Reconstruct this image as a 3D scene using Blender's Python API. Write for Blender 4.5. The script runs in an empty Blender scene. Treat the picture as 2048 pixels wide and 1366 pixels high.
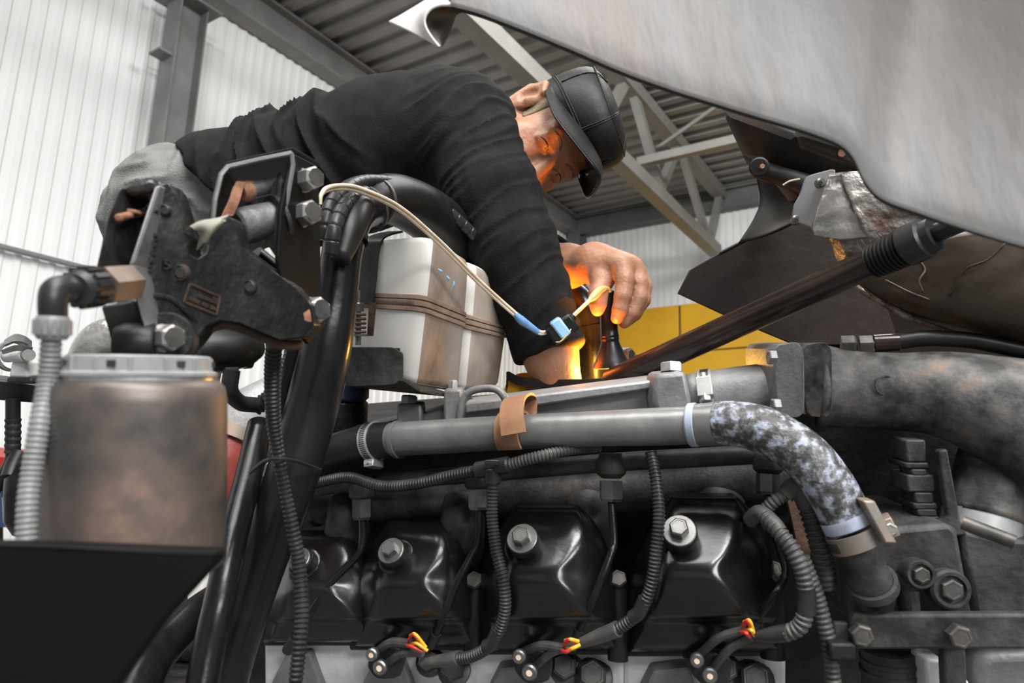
import bpy, math, random
import numpy as np
from mathutils import Vector
random.seed(7); rng = np.random.default_rng(7)
SC = bpy.context.scene
COL = SC.collection
# ---------------- camera -------------------------------------------------
F, CX, CY = 1407.0, 1024.0, 683.0
CAM = np.array([0.0, 0.0, 1.30])
_p, _r = math.radians(11.3), math.radians(1.8)
FWD = np.array([0, math.cos(_p), math.sin(_p)])
_U0 = np.array([0, -math.sin(_p), math.cos(_p)]); _X = np.array([1.0, 0, 0])
UP = math.cos(_r) * _U0 - math.sin(_r) * _X
RT = math.cos(_r) * _X + math.sin(_r) * _U0
cam = bpy.data.cameras.new('camera'); camo = bpy.data.objects.new('camera', cam); COL.objects.link(camo)
cam.sensor_width = 36.0; cam.lens = 36.0 * F / 2048.0; cam.clip_start = 0.02; cam.clip_end = 200
from mathutils import Matrix
camo.matrix_world = Matrix(((RT[0], UP[0], -FWD[0], CAM[0]), (RT[1], UP[1], -FWD[1], CAM[1]), (RT[2], UP[2], -FWD[2], CAM[2]), (0, 0, 0, 1)))
cam.dof.use_dof = True; cam.dof.focus_distance = 0.98; cam.dof.aperture_fstop = 7.0
SC.camera = camo
# ---------------- view / world / large lights ----------------------------
SC.view_settings.view_transform = 'Standard'; SC.view_settings.look = 'None'
SC.view_settings.gamma = 1.0; SC.view_settings.use_curve_mapping = False
SC.view_settings.exposure = 0.5
SC.cycles.use_denoising = True
SC.cycles.max_bounces = 6; SC.cycles.diffuse_bounces = 3; SC.cycles.glossy_bounces = 3
SC.cycles.sample_clamp_indirect = 4.0
W = bpy.data.worlds.new('daylight'); SC.world = W; W.use_nodes = True
W.node_tree.nodes['Background'].inputs[0].default_value = (0.86, 0.93, 1.0, 1)
W.node_tree.nodes['Background'].inputs[1].default_value = 0.36
def area_light(name, loc, target, size, sizey, power, color=(1, 1, 1)):
    l = bpy.data.lights.new(name, 'AREA'); l.shape = 'RECTANGLE'; l.size = size; l.size_y = sizey; l.energy = power; l.color = color
    o = bpy.data.objects.new(name, l); COL.objects.link(o); o.location = loc
    d = Vector(target) - Vector(loc); o.rotation_euler = d.to_track_quat('-Z', 'Y').to_euler()
    return o
area_light('overhead_fill', (1.0, -2.2, 5.6), (0.5, 0.6, 1.3), 3.0, 1.0, 240, (1.0, 0.98, 0.95))  # added light overhead, out of view, to brighten the engine; no fixture
area_light('overhead_fill', (-2.4, 1.0, 5.7), (-3.6, 2.4, 2.0), 3.0, 1.0, 46, (1.0, 0.99, 0.97))  # added light out of view, only to brighten the left wall
area_light('overhead_fill', (-0.7, -0.5, 5.6), (-0.2, 0.4, 1.3), 3.0, 1.6, 130, (1.0, 0.99, 0.97))  # added overhead light for highlights on the covers; no fixture
area_light('behind_camera_light', (2.6, -4.4, 4.1), (0.1, 0.8, 1.3), 3.6, 0.9, 250, (0.97, 0.99, 1.0))  # added light behind the camera for cover highlights; no window is built
area_light('overhead_fill', (1.5, 3.2, 5.7), (2.0, 5.5, 2.5), 3.0, 1.0, 200, (1.0, 0.99, 0.97))  # added light out of view, only to brighten the back wall

# ---------------- helpers -------------------------------------------------
def P(px, py, d): return CAM + d * (FWD + (px - CX) / F * RT + (CY - py) / F * UP)
def cv(x, y, z): return x * RT + y * UP - z * FWD          # direction given as right, up, toward the camera
def nrm(v): v = np.asarray(v, float); return v / (np.linalg.norm(v) + 1e-12)
def D0(px): return 0.85 / (1 + 0.404 * (px - CX) / F)      # depth of the engine's near face
def E(px, py, off=0.0): return P(px, py, D0(px) + off)

MATS = {}
def M(name, c1, c2=None, rough=0.5, metal=0.0, scale=8.0, lo=0.4, hi=0.65, bump=0.0, bscale=60.0, c3=None, r2=None, coat=0.0, sub=0.0, stretch=None, detail=6.0, spec=0.5):
    m = bpy.data.materials.new(name); m.use_nodes = True; nt = m.node_tree; N = nt.nodes; Lk = nt.links
    b = N['Principled BSDF']; c1 = (*c1, 1); b.inputs['Base Color'].default_value = c1
    b.inputs['Roughness'].default_value = rough; b.inputs['Metallic'].default_value = metal
    b.inputs['Coat Weight'].default_value = coat; b.inputs['Coat Roughness'].default_value = 0.15
    b.inputs['Specular IOR Level'].default_value = spec
    if sub: b.inputs['Subsurface Weight'].default_value = sub; b.inputs['Subsurface Radius'].default_value = (0.012, 0.005, 0.003)
    tc = N.new('ShaderNodeTexCoord'); src = tc.outputs['Object']
    if stretch:
        mp = N.new('ShaderNodeMapping'); mp.inputs['Scale'].default_value = stretch; Lk.new(src, mp.inputs['Vector']); src = mp.outputs['Vector']
    if c2 is not None:
        n = N.new('ShaderNodeTexNoise'); n.inputs['Scale'].default_value = scale; n.inputs['Detail'].default_value = detail; n.inputs['Roughness'].default_value = 0.62
        Lk.new(src, n.inputs['Vector'])
        r = N.new('ShaderNodeValToRGB'); r.color_ramp.elements[0].position = lo; r.color_ramp.elements[0].color = c1
        r.color_ramp.elements[1].position = hi; r.color_ramp.elements[1].color = (*c2, 1)
        if c3 is not None:
            e = r.color_ramp.elements.new(min(0.98, hi + 0.1)); e.color = (*c3, 1)
        Lk.new(n.outputs['Fac'], r.inputs['Fac']); Lk.new(r.outputs['Color'], b.inputs['Base Color'])
        if r2 is not None:
            mr = N.new('ShaderNodeMapRange'); mr.inputs['From Min'].default_value = lo; mr.inputs['From Max'].default_value = hi
            mr.inputs['To Min'].default_value = rough; mr.inputs['To Max'].default_value = r2
            Lk.new(n.outputs['Fac'], mr.inputs['Value']); Lk.new(mr.outputs['Result'], b.inputs['Roughness'])
    if bump:
        n2 = N.new('ShaderNodeTexNoise'); n2.inputs['Scale'].default_value = bscale; n2.inputs['Detail'].default_value = 4.0
        Lk.new(src, n2.inputs['Vector'])
        bp = N.new('ShaderNodeBump'); bp.inputs['Strength'].default_value = bump; bp.inputs['Distance'].default_value = 0.01
        Lk.new(n2.outputs['Fac'], bp.inputs['Height']); Lk.new(bp.outputs['Normal'], b.inputs['Normal'])
    MATS[name] = m
    return m

class G:
    def __init__(s): s.v = []; s.f = []; s.n = 0
    def add(s, v, f):
        v = np.asarray(v, float).reshape(-1, 3); s.v.append(v); s.f.extend([tuple(int(i) + s.n for i in q) for q in f]); s.n += len(v); return s
    def plus(s, g):
        for vf in (g if isinstance(g, (list, tuple)) else [g]): s.add(np.vstack(vf.v), vf.f)
        return s

def link(o, parent=None):
    COL.objects.link(o)
    if parent is not None: o.parent = parent
    return o
def obj(name, g, mat, parent=None, smooth=35.0, bevel=0.0, sub=0, seg=2, label=None, origin=None):
    v = np.vstack(g.v)
    if parent is not None:
        o0 = np.array(parent.location)
        if parent.parent is not None: o0 = o0 + np.array(parent.parent.location)
        loc = np.zeros(3)
    else:
        o0 = np.array([v[:, 0].mean(), v[:, 1].mean(), v[:, 2].min()]) if origin is None else np.asarray(origin); loc = o0
    me = bpy.data.meshes.new(name); me.from_pydata((v - o0).tolist(), [], g.f); me.update()
    if smooth:
        me.shade_smooth()
        if smooth < 179: me.set_sharp_from_angle(angle=math.radians(smooth))
    me.materials.append(MATS[mat] if isinstance(mat, str) else mat)
    o = bpy.data.objects.new(name, me); link(o, parent); o.location = loc
    if bevel:
        b = o.modifiers.new('bevel', 'BEVEL'); b.width = bevel; b.segments = seg; b.limit_method = 'ANGLE'; b.angle_limit = math.radians(40)
    if sub:
        b = o.modifiers.new('subdivision', 'SUBSURF'); b.levels = sub; b.render_levels = sub
    if label: o['label'] = label
    return o
def thing(name, label, cat, loc, group=None):
    o = bpy.data.objects.new(name, None); o.empty_display_size = 0.02; link(o); o.location = [float(x) for x in loc]
    return tag(o, label, cat, group)
def tag(o, label, cat, group=None):
    o['label'] = label; o['category'] = cat
    if group: o['group'] = group
    return o
def struct(o, label=None, cat=None):
    o['kind'] = 'structure'
    if label: o['label'] = label
    if cat: o['category'] = cat
    return o

def catmull(pts, n=8):
    pts = np.asarray(pts, float)
    if len(pts) < 3: 
        t = np.linspace(0, 1, n + 1)[:, None]; return pts[0] * (1 - t) + pts[-1] * t
    q = np.vstack([2 * pts[0] - pts[1], pts, 2 * pts[-1] - pts[-2]]); out = []
    for i in range(1, len(q) - 2):
        p0, p1, p2, p3 = q[i - 1], q[i], q[i + 1], q[i + 2]
        for t in np.linspace(0, 1, n, endpoint=False):
            out.append(0.5 * (2 * p1 + (p2 - p0) * t + (2 * p0 - 5 * p1 + 4 * p2 - p3) * t * t + (3 * p1 - p0 - 3 * p2 + p3) * t ** 3))
    out.append(q[-2]); return np.array(out)
def resample(c, step):
    L = np.concatenate([[0], np.cumsum(np.linalg.norm(np.diff(c[:, :3], axis=0), axis=1))])
    n = max(2, int(round(L[-1] / step)) + 1); s = np.linspace(0, L[-1], n)
    return np.stack([np.interp(s, L, c[:, k]) for k in range(c.shape[1])], 1), s
def sweep(c, rad, seg=12, caps=True, flat=None, up=None):
    c = np.asarray(c, float); n = len(c); rad = np.broadcast_to(np.asarray(rad, float), (n,))
    t = np.gradient(c, axis=0); t /= np.linalg.norm(t, axis=1)[:, None] + 1e-12
    a = np.array([0, 0, 1.0]) if up is None else np.asarray(up, float)
    if abs(np.dot(a, t[0])) > 0.95: a = np.array([1.0, 0, 0])
    u = nrm(a - np.dot(a, t[0]) * t[0]); V = []
    an = np.linspace(0, 2 * math.pi, seg, endpoint=False)
    for i in range(n):
        u = nrm(u - np.dot(u, t[i]) * t[i]); w = np.cross(t[i], u)
        fx, fy = (1, 1) if flat is None else flat
        V.append(c[i] + rad[i] * (np.cos(an)[:, None] * u * fx + np.sin(an)[:, None] * w * fy))
    V = np.vstack(V); Fc = []
    for i in range(n - 1):
        for k in range(seg):
            k2 = (k + 1) % seg; Fc.append((i * seg + k, i * seg + k2, (i + 1) * seg + k2, (i + 1) * seg + k))
    if caps:
        Fc.append(tuple(range(seg - 1, -1, -1))); Fc.append(tuple((n - 1) * seg + k for k in range(seg)))
    return G().add(V, Fc)
def tube(pts, r, seg=12, n=6, caps=True):
    """pts: world points; r: scalar or one radius per point"""
    pts = np.asarray(pts, float); rr = np.broadcast_to(np.asarray(r, float), (len(pts),))
    c = catmull(np.hstack([pts, rr[:, None]]), n); return sweep(c[:, :3], c[:, 3], seg, caps)
def corr(pts, r, pitch=0.004, depth=0.16, seg=12):
    pts = np.asarray(pts, float); rr = np.broadcast_to(np.asarray(r, float), (len(pts),))
    c = catmull(np.hstack([pts, rr[:, None]]), 10); c, s = resample(c, pitch / 4)
    ph = np.arange(len(s)) % 4; k = np.where((ph == 0) | (ph == 1), 1.0, 1 - depth)
    return sweep(c[:, :3], c[:, 3] * k, seg)
def frame(axis, up=(0, 0, 1)):
    a = nrm(axis); up = np.asarray(up, float)
    if abs(np.dot(a, nrm(up))) > 0.95: up = np.array([1.0, 0, 0])
    u = nrm(up - np.dot(up, a) * a); return a, u, np.cross(a, u)
def lathe(o, axis, prof, seg=24, closed=True, up=(0, 0, 1)):
    """prof: (distance along axis, radius)"""
    a, u, w = frame(axis, up); an = np.linspace(0, 2 * math.pi, seg, endpoint=False)
    V = np.vstack([np.asarray(o) + s * a + r * (np.cos(an)[:, None] * u + np.sin(an)[:, None] * w) for s, r in prof]); Fc = []
    for i in range(len(prof) - 1):
        for k in range(seg):
            k2 = (k + 1) % seg; Fc.append((i * seg + k, i * seg + k2, (i + 1) * seg + k2, (i + 1) * seg + k))
    if closed:
        Fc.append(tuple(range(seg - 1, -1, -1))); Fc.append(tuple((len(prof) - 1) * seg + k for k in range(seg)))
    return G().add(V, Fc)
def cyl(a, b, r, seg=20, r2=None, ch=0.0):
    a = np.asarray(a, float); b = np.asarray(b, float); L = np.linalg.norm(b - a); r2 = r if r2 is None else r2
    pr = [(0, r), (L, r2)] if not ch else [(0, r - ch), (ch, r), (L - ch, r2), (L, r2 - ch)]
    return lathe(a, b - a, pr, seg)
def hexhead(o, axis, r, h, rot=0.0, up=(0, 0, 1)):
    a, u, w = frame(axis, up); V = []; an = np.linspace(0, 2 * math.pi, 6, endpoint=False) + rot
    ring = lambda s, rr, A: [np.asarray(o) + s * a + rr * (math.cos(t) * u + math.sin(t) * w) for t in A]
    V += ring(0, r, an) + ring(h * 0.86, r, an) + ring(h, r * 0.84, an) + ring(h, r * 0.70, an) + ring(h * 0.96, r * 0.66, an)
    Fc = [tuple(range(5, -1, -1))]
    for i in range(4):
        for k in range(6): Fc.append((i * 6 + k, i * 6 + (k + 1) % 6, (i + 1) * 6 + (k + 1) % 6, (i + 1) * 6 + k))
    Fc.append(tuple(24 + k for k in range(6)))
    return G().add(V, Fc)
def box(c, ax, ay, az, hx, hy, hz):
    c = np.asarray(c, float); ax, ay, az = nrm(ax) * hx, nrm(ay) * hy, nrm(az) * hz
    V = [c + i * ax + j * ay + k * az for i in (-1, 1) for j in (-1, 1) for k in (-1, 1)]
    return G().add(V, [(0, 1, 3, 2), (4, 6, 7, 5), (0, 4, 5, 1), (2, 3, 7, 6), (0, 2, 6, 4), (1, 5, 7, 3)])
def slab(poly, th):
    """poly: ordered 3-D outline, th: thickness vector"""
    poly = np.asarray(poly, float); n = len(poly); V = np.vstack([poly, poly + np.asarray(th)])
    return G().add(V, [tuple(range(n)), tuple(range(2 * n - 1, n - 1, -1))] + [(i + n, (i + 1) % n + n, (i + 1) % n, i) for i in range(n)])
def rounded(poly, r=0.3, n=3):
    """cut the corners of an outline with short arcs"""
    poly = np.asarray(poly, float); out = []; m = len(poly)
    for i in range(m):
        p, a, b = poly[i], poly[i - 1], poly[(i + 1) % m]
        s, e = p + (a - p) * r, p + (b - p) * r
        for t in np.linspace(0, 1, n): out.append((1 - t) ** 2 * s + 2 * t * (1 - t) * p + t * t * e)
    return np.array(out)
def sheet(rows, th=None, n=6):
    """bicubic sheet through a net of points; th: thickness along its normal"""
    A = np.asarray(rows, float); A = np.stack([catmull(r, n) for r in A]); A = np.stack([catmull(A[:, j], n) for j in range(A.shape[1])], 1)
    a, b = A.shape[:2]; Fc = [(i * b + j, i * b + j + 1, (i + 1) * b + j + 1, (i + 1) * b + j) for i in range(a - 1) for j in range(b - 1)]
    if th is None: return G().add(A.reshape(-1, 3), Fc)
    nx = np.cross(np.gradient(A, axis=0), np.gradient(A, axis=1)); nx /= np.linalg.norm(nx, axis=2)[..., None] + 1e-12
    B = A + nx * th; N = a * b; Q = [tuple(N + k for k in q[::-1]) for q in Fc]
    bd = [(0, j) for j in range(b)] + [(i, b - 1) for i in range(1, a)] + [(a - 1, j) for j in range(b - 2, -1, -1)] + [(i, 0) for i in range(a - 2, 0, -1)]
    S = []
    for k in range(len(bd)):
        p = bd[k][0] * b + bd[k][1]; q = bd[(k + 1) % len(bd)]; q = q[0] * b + q[1]; S.append((q, p, N + p, N + q))
    return G().add(np.vstack([A.reshape(-1, 3), B.reshape(-1, 3)]), Fc + Q + S)
def ring_band(c, axis, r, wid, th, seg=32, up=(0, 0, 1)):
    """a flat hoop of given width and thickness round an axis"""
    a, u, w = frame(axis, up); an = np.linspace(0, 2 * math.pi, seg, endpoint=False); V = []
    for s, rr in ((-wid / 2, r), (wid / 2, r), (wid / 2, r + th), (-wid / 2, r + th)):
        V.append(np.asarray(c) + s * a + rr * (np.cos(an)[:, None] * u + np.sin(an)[:, None] * w))
    Fc = [(i * seg + k, i * seg + (k + 1) % seg, ((i + 1) % 4) * seg + (k + 1) % seg, ((i + 1) % 4) * seg + k) for i in range(4) for k in range(seg)]
    return G().add(np.vstack(V), Fc)
def PX(L, off=None):
    """pixel/depth list to world points"""
    return np.array([P(*q[:3]) if off is None else E(q[0], q[1], q[2] + off) for q in L])
def EX(L): return np.array([E(*q[:3]) for q in L])
def rpx(px, d): return px * d / F
# ---------------- materials ----------------------------------------------
M('wall_white', (0.78, 0.79, 0.79), (0.84, 0.84, 0.83), rough=0.45, scale=0.6, lo=0.35, hi=0.7)
M('deck_grey', (0.26, 0.25, 0.235), (0.32, 0.31, 0.295), rough=0.5, scale=1.5, metal=0.1)
M('steel_grey', (0.17, 0.17, 0.17), (0.23, 0.225, 0.22), rough=0.5, scale=3)
M('steel_dark', (0.09, 0.09, 0.09), (0.13, 0.13, 0.13), rough=0.55, scale=3)
M('truss_paint', (0.22, 0.215, 0.20), (0.27, 0.26, 0.24), rough=0.5, scale=2.2, lo=0.5, hi=0.72, c3=(0.18, 0.08, 0.04))
M('yellow_paint', (0.72, 0.40, 0.012), (0.66, 0.34, 0.01), rough=0.4, scale=1.5)
M('seam_dark', (0.16, 0.09, 0.01), rough=0.6)
M('concrete', (0.11, 0.11, 0.105), (0.16, 0.157, 0.15), rough=0.75, scale=1.2, bump=0.2)
M('black_paint', (0.010, 0.010, 0.011), (0.022, 0.021, 0.021), rough=0.32, scale=14, lo=0.45, hi=0.75, bump=0.03, bscale=220, spec=0.3)
M('black_gloss', (0.006, 0.006, 0.007), (0.012, 0.012, 0.012), rough=0.22, scale=10, r2=0.34, bump=0.03, bscale=90, spec=0.3)
M('cover_black', (0.005, 0.005, 0.005), (0.010, 0.0098, 0.0094), rough=0.20, scale=7, lo=0.42, hi=0.7, r2=0.32, bump=0.02, bscale=160, spec=0.5)
M('black_dusty', (0.013, 0.012, 0.012), (0.055, 0.050, 0.046), rough=0.55, scale=18, lo=0.42, hi=0.72, bump=0.14, bscale=120, spec=0.3)
M('black_plastic', (0.015, 0.015, 0.016), (0.028, 0.027, 0.027), rough=0.38, scale=20, bump=0.03, spec=0.3)
M('conduit', (0.017, 0.017, 0.018), (0.045, 0.043, 0.041), rough=0.36, scale=26, lo=0.45, hi=0.75, spec=0.3)
M('conduit_dusty', (0.035, 0.034, 0.032), (0.095, 0.09, 0.085), rough=0.55, scale=26, lo=0.4, hi=0.7)
M('conduit_grey', (0.17, 0.17, 0.17), (0.25, 0.245, 0.24), rough=0.42, scale=15)
M('cast_worn', (0.05, 0.049, 0.048), (0.09, 0.085, 0.08), rough=0.4, metal=0.4, scale=40)
M('rubber', (0.008, 0.0077, 0.0075), (0.022, 0.0205, 0.019), rough=0.42, scale=12, lo=0.45, hi=0.75, bump=0.06, bscale=50, spec=0.3)
M('cast_black', (0.007, 0.0068, 0.0066), (0.024, 0.0225, 0.0215), rough=0.3, scale=22, lo=0.42, hi=0.66, c3=(0.11, 0.052, 0.032), bump=0.18, bscale=110, r2=0.5, spec=0.5)
M('edge_worn_highlight', (0.20, 0.20, 0.20), (0.07, 0.068, 0.066), rough=0.4, metal=0.5, scale=26, lo=0.42, hi=0.66, bump=0.1)  # worn edge metal, with the ridge's bright highlight put into its colour
M('cast_grey', (0.16, 0.16, 0.16), (0.26, 0.255, 0.25), rough=0.5, scale=16, lo=0.38, hi=0.66, metal=0.25, bump=0.1, bscale=160, c3=(0.34, 0.31, 0.28))
M('alu_cast', (0.25, 0.25, 0.25), (0.36, 0.36, 0.36), rough=0.48, scale=14, metal=0.3, lo=0.35, hi=0.7, bump=0.12, bscale=130)
M('alu_light', (0.74, 0.74, 0.73), (0.55, 0.55, 0.54), rough=0.5, scale=20, metal=0.1, bump=0.1)
M('pipe_grey', (0.14, 0.14, 0.138), (0.24, 0.24, 0.235), rough=0.36, scale=13, metal=0.35, lo=0.4, hi=0.72, bump=0.06, bscale=80)
M('manifold', (0.022, 0.021, 0.020), (0.115, 0.11, 0.105), rough=0.6, scale=24, lo=0.40, hi=0.60, c3=(0.19, 0.125, 0.095), metal=0.15, bump=0.12, bscale=120)
M('housing', (0.014, 0.0135, 0.013), (0.065, 0.061, 0.058), rough=0.6, scale=20, lo=0.40, hi=0.64, c3=(0.12, 0.075, 0.055), bump=0.14, bscale=120)
M('bolt_steel', (0.20, 0.20, 0.195), (0.13, 0.12, 0.115), rough=0.36, metal=0.8, scale=60, lo=0.4, hi=0.75)
M('nut_dark', (0.10, 0.10, 0.10), (0.06, 0.058, 0.056), rough=0.34, metal=0.7, scale=60, lo=0.4, hi=0.75)
M('bolt_bright', (0.60, 0.59, 0.58), (0.40, 0.38, 0.36), rough=0.36, metal=0.75, scale=60)
M('bolt_dark', (0.06, 0.058, 0.056), (0.12, 0.11, 0.10), rough=0.5, metal=0.5, scale=40)
M('clamp_steel', (0.66, 0.66, 0.66), (0.50, 0.49, 0.48), rough=0.32, metal=0.7, scale=30)
M('clamp_rust', (0.22, 0.20, 0.18), (0.34, 0.24, 0.18), rough=0.5, metal=0.5, scale=30)
M('slot_dark', (0.02, 0.02, 0.02), rough=0.6)
M('rust', (0.30, 0.14, 0.08), (0.16, 0.07, 0.04), rough=0.75, scale=30, bump=0.4, c3=(0.4, 0.3, 0.24))
M('rust_dark', (0.038, 0.022, 0.015), (0.10, 0.05, 0.031), rough=0.7, scale=18, bump=0.3)
M('brass_old', (0.24, 0.17, 0.13), (0.12, 0.10, 0.09), rough=0.5, metal=0.5, scale=25)
M('pin_paint', (0.17, 0.17, 0.17), (0.07, 0.068, 0.066), rough=0.45, metal=0.4, scale=30, lo=0.42, hi=0.6, c3=(0.42, 0.28, 0.2), bump=0.2)
M('leather', (0.25, 0.115, 0.06), (0.34, 0.185, 0.10), rough=0.6, scale=22, lo=0.38, hi=0.66, c3=(0.16, 0.07, 0.035), bump=0.1)
M('hose_blue', (0.040, 0.039, 0.038), (0.12, 0.12, 0.122), rough=0.5, scale=85, lo=0.42, hi=0.51, c3=(0.31, 0.335, 0.42), bump=0.25, bscale=120, detail=3)
M('hose_blue_plain', (0.34, 0.37, 0.48), (0.20, 0.21, 0.25), rough=0.5, scale=40, lo=0.5, hi=0.75)
M('tank_plastic', (0.60, 0.58, 0.545), (0.48, 0.43, 0.37), rough=0.42, scale=9, lo=0.50, hi=0.68, c3=(0.24, 0.17, 0.125), sub=0.1)
M('tank_dirt_shade', (0.33, 0.28, 0.235), (0.21, 0.155, 0.12), rough=0.5, scale=10, lo=0.4, hi=0.60, c3=(0.09, 0.06, 0.045), stretch=(1, 1, 0.4))  # brown dirt together with the side's shade, both put into the colour
M('tank_seam', (0.30, 0.215, 0.16), (0.16, 0.10, 0.07), rough=0.55, scale=20)
M('canister', (0.060, 0.058, 0.056), (0.14, 0.105, 0.09), rough=0.34, scale=11, lo=0.40, hi=0.58, c3=(0.27, 0.175, 0.13), metal=0.4, r2=0.5)
M('cap_grey', (0.20, 0.205, 0.21), (0.30, 0.30, 0.30), rough=0.4, scale=18)
M('red_rubber', (0.30, 0.05, 0.035), (0.20, 0.035, 0.03), rough=0.5, scale=16, bump=0.15)
M('silver_foil', (0.50, 0.49, 0.47), (0.34, 0.31, 0.29), rough=0.32, metal=0.75, scale=10, bump=0.8, bscale=22)
M('foil_rusty', (0.34, 0.325, 0.31), (0.20, 0.15, 0.13), rough=0.4, metal=0.5, scale=38, lo=0.40, hi=0.56, c3=(0.12, 0.07, 0.055), bump=0.7, bscale=55)
M('shield_brown', (0.045, 0.032, 0.023), (0.085, 0.064, 0.05), rough=0.42, metal=0.45, scale=6, bump=0.3, bscale=16, r2=0.55)
M('flap_brown', (0.016, 0.0115, 0.010), (0.030, 0.020, 0.0155), rough=0.5, scale=5, bump=0.08, spec=0.3)
M('hood_black', (0.012, 0.011, 0.010), (0.03, 0.026, 0.022), rough=0.5, scale=8, spec=0.3)
M('matt_black', (0.004, 0.004, 0.004), rough=0.6, spec=0.12)
M('hood_paint', (0.64, 0.64, 0.645), (0.64, 0.575, 0.545), rough=0.30, scale=1.3, lo=0.42, hi=0.62, bump=0.16, bscale=13, stretch=(4.5, 4.5, 0.5))
M('hood_edge', (0.03, 0.03, 0.03), rough=0.6)
M('strut', (0.016, 0.0085, 0.007), (0.035, 0.018, 0.013), rough=0.22, scale=12, metal=0.1)
M('wire_cream', (0.66, 0.52, 0.36), (0.76, 0.64, 0.50), rough=0.45, scale=40)
M('tape_blue', (0.12, 0.26, 0.50), (0.19, 0.36, 0.62), rough=0.35, scale=40)
M('tape_lightblue', (0.25, 0.47, 0.68), (0.32, 0.55, 0.75), rough=0.3, scale=40)
M('tape_tan', (0.52, 0.37, 0.14), (0.62, 0.48, 0.24), rough=0.4, scale=50)
M('lamp_rubber', (0.008, 0.008, 0.008), (0.014, 0.013, 0.013), rough=0.3, scale=20, spec=0.3)
M('wire_red', (0.60, 0.03, 0.02), rough=0.4); M('wire_yellow', (0.75, 0.42, 0.03), rough=0.4)
M('sweater', (0.0065, 0.0065, 0.0068), (0.012, 0.012, 0.012), rough=0.92, scale=30, bump=0.25, bscale=420, spec=0.2)
M('trousers', (0.15, 0.148, 0.143), (0.20, 0.197, 0.19), rough=0.9, scale=14, bump=0.3, bscale=300, spec=0.2)
M('skin', (0.37, 0.185, 0.11), (0.30, 0.13, 0.072), rough=0.5, scale=26, lo=0.45, hi=0.72, bump=0.14, bscale=160, sub=0.1, c3=(0.10, 0.05, 0.035))
M('nail', (0.42, 0.25, 0.19), rough=0.3)
M('hair', (0.20, 0.14, 0.08), (0.30, 0.23, 0.14), rough=0.7, scale=60, stretch=(1, 1, 6), bump=0.6, bscale=200)
M('cap_leather', (0.007, 0.007, 0.0068), (0.012, 0.0117, 0.011), rough=0.52, scale=9, bump=0.10, bscale=60, spec=0.3)
M('rag', (0.21, 0.20, 0.16), (0.30, 0.29, 0.24), rough=0.85, scale=25)
M('blue_plastic', (0.03, 0.05, 0.12), rough=0.5); M('red_paint', (0.35, 0.02, 0.015), rough=0.4)
M('eye_white', (0.6, 0.55, 0.5), rough=0.2); M('eye_dark', (0.02, 0.012, 0.01), rough=0.15)
def glow(name, c, s):
    m = M(name, c); b = m.node_tree.nodes['Principled BSDF']; b.inputs['Emission Color'].default_value = (*c, 1); b.inputs['Emission Strength'].default_value = s
glow('lamp_glow', (1.0, 0.55, 0.10), 30.0)

# ---------------- the hall -------------------------------------------------
def hdir(px, py): v = FWD + (px - CX) / F * RT + (CY - py) / F * UP; return v
def hit_z(px, py, z): v = hdir(px, py); return CAM + v * ((z - CAM[2]) / v[2])
def hit_plane(px, py, o, n): v = hdir(px, py); return CAM + v * (np.dot(np.asarray(o) - CAM, n) / np.dot(v, n))
ZE = 6.0
_a = hdir(1949, 992); A = nrm([_a[0], _a[1], 0]); B = np.array([A[1], -A[0], 0]); Zv = np.array([0, 0, 1.0])   # along the left wall, along the back wall
Q = hit_z(1145, 440, ZE)
def prof_sheet(o, d, out, length, ext, pitch, depth, z0, duty=(0.0, 0.30, 0.42, 0.88, 1.0)):
    """corrugated sheet: profile runs along d, extruded along ext"""
    n = int(length / pitch); V = []; lv = [0, 0, 1, 1, 0]
    for i in range(n):
        for t, h in zip(duty[:4], lv[:4]):
            p = o + d * (i + t) * pitch + out * h * depth; V += [p, p + ext]
    Fc = [(2 * k, 2 * k + 2, 2 * k + 3, 2 * k + 1) for k in range(len(V) // 2 - 1)]
    return G().add(V, Fc)
base = np.array([Q[0], Q[1], 0.0])
fl = obj('floor', box(base + B * 11 - A * 9 - Zv * 0.1, A, B, Zv, 14, 16, 0.1), 'concrete', smooth=0, origin=base); struct(fl, 'grey concrete workshop floor', 'floor')
w = obj('wall_left', prof_sheet(base - A * 22, A, -B, 22, Zv * 6.05, 0.115, 0.014, 0), 'wall_white', smooth=0, origin=base); struct(w, 'white corrugated cladding wall on the left', 'wall')
w = obj('wall_back', prof_sheet(base, B, A, 22, Zv * 6.05, 0.115, 0.014, 0), 'wall_white', smooth=0, origin=base); struct(w, 'white corrugated wall at the far end', 'wall'); wb = w
c = obj('ceiling', prof_sheet(Q - A * 22 - B * 0.3, A, Zv, 22.3, B * 22, 0.26, 0.075, 0, (0, 0.42, 0.55, 0.87, 1)), 'deck_grey', smooth=0, origin=Q); struct(c, 'grey ribbed steel roof deck', 'ceiling')
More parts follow.
